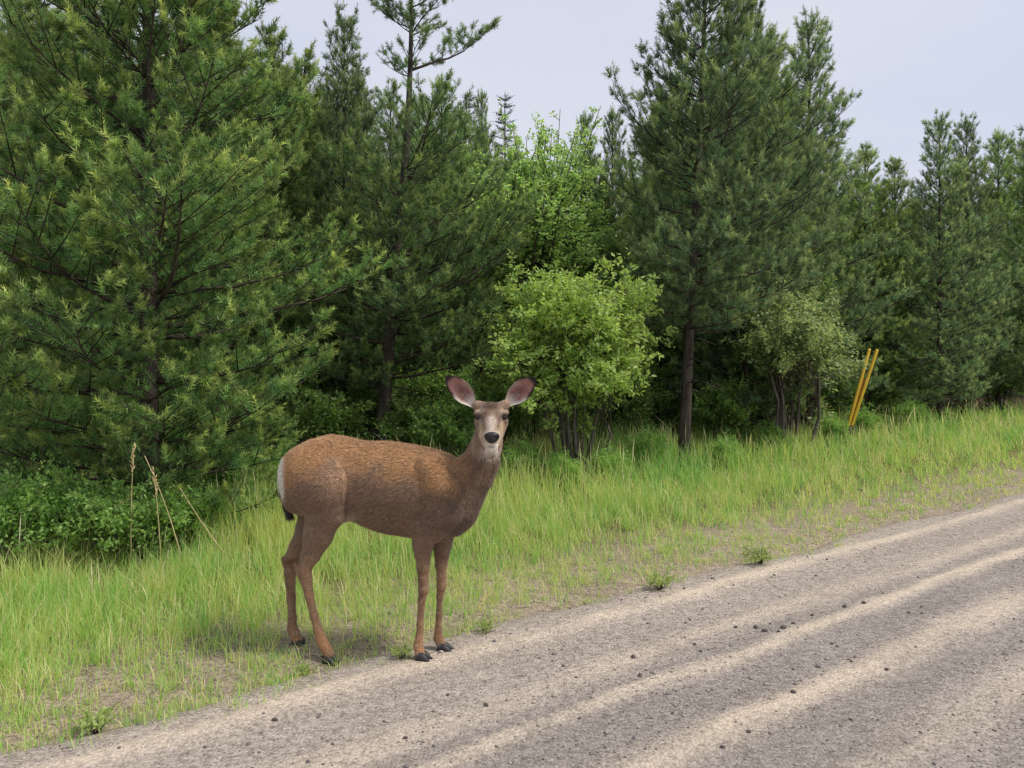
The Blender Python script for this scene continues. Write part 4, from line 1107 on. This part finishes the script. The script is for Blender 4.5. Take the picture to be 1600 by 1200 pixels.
wd = np.where(hdm | (py > 890), 0.0012, 0.0015)[:, None]
hv = np.stack([hp - side * wd - hn * 0.001, hp + side * wd - hn * 0.001, hp + hd_ * hl[:, None]], 1)
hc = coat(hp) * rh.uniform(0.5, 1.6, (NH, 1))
skip = hdm & (np.abs(px - 768) < 12) & (py > 674) & (py < 697) & (hp[:, 1] < 3.23)
hv, hc = hv[~skip], hc[~skip]
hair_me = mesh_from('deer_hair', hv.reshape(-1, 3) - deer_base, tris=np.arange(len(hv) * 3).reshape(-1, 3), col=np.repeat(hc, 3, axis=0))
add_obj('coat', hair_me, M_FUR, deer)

# eyes, nose, tail, hooves
M_EYE = flat_mat('eye_dark', np.array((0.010, 0.007, 0.006)), 0.08, 0.6, 0.1, 30)
M_NOSE = flat_mat('nose_pad', np.array((0.014, 0.012, 0.013)), 0.38, 0.5, 0.3, 160, 0.002)
M_HOOF = flat_mat('hoof_horn', np.array((0.030, 0.028, 0.030)), 0.5, 0.4, 0.3, 60)
def sphere_grid(nu=20, nv_=14):
    th = np.linspace(0, math.pi, nv_); ph_ = np.arange(nu) / nu * 2 * math.pi
    T_, F_ = np.meshgrid(th, ph_, indexing='ij')
    v = np.stack([np.sin(T_) * np.cos(F_), np.sin(T_) * np.sin(F_), np.cos(T_)], -1).reshape(-1, 3)
    i = np.arange(nv_ - 1)[:, None] * nu; j = np.arange(nu)[None, :]; k = (j + 1) % nu
    q = np.stack([i + j, i + nu + j, i + nu + k, i + k], 2).reshape(-1, 4)
    return v, q
SV, SQ = sphere_grid()
for ex, sgn in ((748.2, -1), (787.6, 1)):
    e = P(ex, 651.5, 3.319)
    v = SV * np.array((0.0165, 0.0145, 0.0135)) + e - deer_base
    add_obj('eye', mesh_from('deer_eye', v, quads=SQ, smooth=True), M_EYE, deer)
ne = P(768.4, 684, 3.182)
v = SV.copy()
wide = 1.05 + 0.30 * v[:, 2]                                    # wider above, heart-shaped below
v = v * np.stack([0.0295 * wide, np.full(len(v), 0.020), np.full(len(v), 0.0245)], 1)
for sx in (-1, 1):
    dd = np.sqrt((v[:, 0] - sx * 0.019) ** 2 + (v[:, 2] - 0.000) ** 2)
    v[:, 1] += np.where(v[:, 1] < 0, 0.012 * np.exp(-(dd / 0.0085) ** 2), 0)
add_obj('nose', mesh_from('deer_nose', v + ne - deer_base, quads=SQ, smooth=True), M_NOSE, deer)
# tail
tb = Tubes()
tp = np.array([P(452, 712, 3.50), P(444, 728, 3.50), P(440, 748, 3.50), P(442, 768, 3.505), P(447, 786, 3.505), P(452, 802, 3.505), P(455, 811, 3.505)])
tb.add(tp, [0.016, 0.020, 0.021, 0.018, 0.016, 0.014, 0.004], 9)
tv = np.concatenate(tb.v); tpx, tpy = to_px(tv)
k = sstep(762, 770, tpy)[:, None]
tc_ = WHITE * (1 - k) + lin(62, 54, 46) * k
tme = mesh_from('deer_tail', tv - deer_base, tris=np.concatenate(tb.caps), quads=np.concatenate(tb.q), col=tc_, smooth=True)
# ragged tail hair in the same mesh
add_obj('tail', tme, M_FUR, deer)
rt = np.random.default_rng(8); m = 2600
kk = rt.random(m) * 5.6; j = kk.astype(int); q = tp[j] + (tp[j + 1] - tp[j]) * (kk - j)[:, None]
ang = rt.uniform(0, 6.28, m); rad_ = np.stack([np.cos(ang), np.sin(ang), np.zeros(m)], 1)
q = q + rad_ * 0.014; hd2 = rad_ * 0.28 + np.array((0.05, 0, -1.0)) + rt.normal(0, 0.2, (m, 3)); hd2 /= np.linalg.norm(hd2, axis=1)[:, None]
s2 = np.cross(hd2, rad_); hv = np.stack([q - s2 * 0.0016, q + s2 * 0.0016, q + hd2 * rt.uniform(0.015, 0.034, m)[:, None]], 1)
_, tpy = to_px(q); k = sstep(762, 768, tpy)[:, None]; hc = (WHITE * (1 - k) + lin(66, 56, 48) * k) * rt.uniform(0.7, 1.2, (m, 1))
add_obj('tail_hair', mesh_from('tail_hair', hv.reshape(-1, 3) - deer_base, tris=np.arange(m * 3).reshape(-1, 3), col=np.repeat(hc, 3, axis=0)), M_FUR, deer)
# hooves: two toes and two dew claws each
def hoof(px, py, dep, length, heading, dew):
    o = P(px, py, dep); zf = floor_z(o[0], dep)
    f = np.array((math.cos(heading), math.sin(heading), 0)); s = np.array((-f[1], f[0], 0))
    vs_, qs_, n_ = [], [], 0
    for sg in (-1, 1):
        secs = [(-0.020, 0.030, 0.011), (0.004, 0.034, 0.013), (0.026, 0.022, 0.011), (length - 0.012, 0.012, 0.007), (length, 0.005, 0.002)]
        base = n_
        for l_, h_, w_ in secs:
            c0_ = o + f * l_ + s * sg * (0.0125 + 0.06 * max(l_, 0)); 
            for a_, b_ in ((-1, 0), (-1, 0.6), (-0.55, 1), (0.55, 1), (1, 0.6), (1, 0)):
                vs_.append((c0_[0] + s[0] * w_ * a_, c0_[1] + s[1] * w_ * a_, zf - 0.006 + (h_ + 0.006) * b_)); n_ += 1
        for i in range(4):
            for j in range(6): qs_.append((base + i * 6 + j, base + i * 6 + (j + 1) % 6, base + (i + 1) * 6 + (j + 1) % 6, base + (i + 1) * 6 + j))
        qs_.append(tuple(base + t_ for t_ in (0, 1, 4, 5))); qs_.append(tuple(base + t_ for t_ in (1, 2, 3, 4)))
        qs_.append(tuple(base + 24 + t_ for t_ in (5, 4, 1, 0))); qs_.append(tuple(base + 24 + t_ for t_ in (4, 3, 2, 1)))
    h_ = add_obj('hoof', mesh_from('deer_hoof', np.array(vs_) - deer_base, quads=qs_), M_HOOF, deer)
    tb = Tubes(); dpt = P(dew[0], dew[1], dep)
    for sg in (-1, 1):
        p_ = dpt + s * sg * 0.012; tb.add(np.array([p_ + f * 0.012 + (0, 0, 0.008), p_ - f * 0.004 + (0, 0, 0.004), p_ - f * 0.010 - (0, 0, 0.012), p_ - f * 0.008 - (0, 0, 0.018)]), [0.004, 0.0095, 0.007, 0.002], 6)
    add_obj('dewclaw', tb.mesh('deer_dewclaw'), M_HOOF, h_)
hoof(659, 1030, 3.355, 0.045, -0.35, (647.5, 1013))
hoof(692, 1014, 3.475, 0.050, -0.25, (680, 999))
hoof(513, 1025, 3.400, 0.045, -0.30, (497, 1010))
hoof(465, 1002, 3.585, 0.040, -0.30, (452, 988))
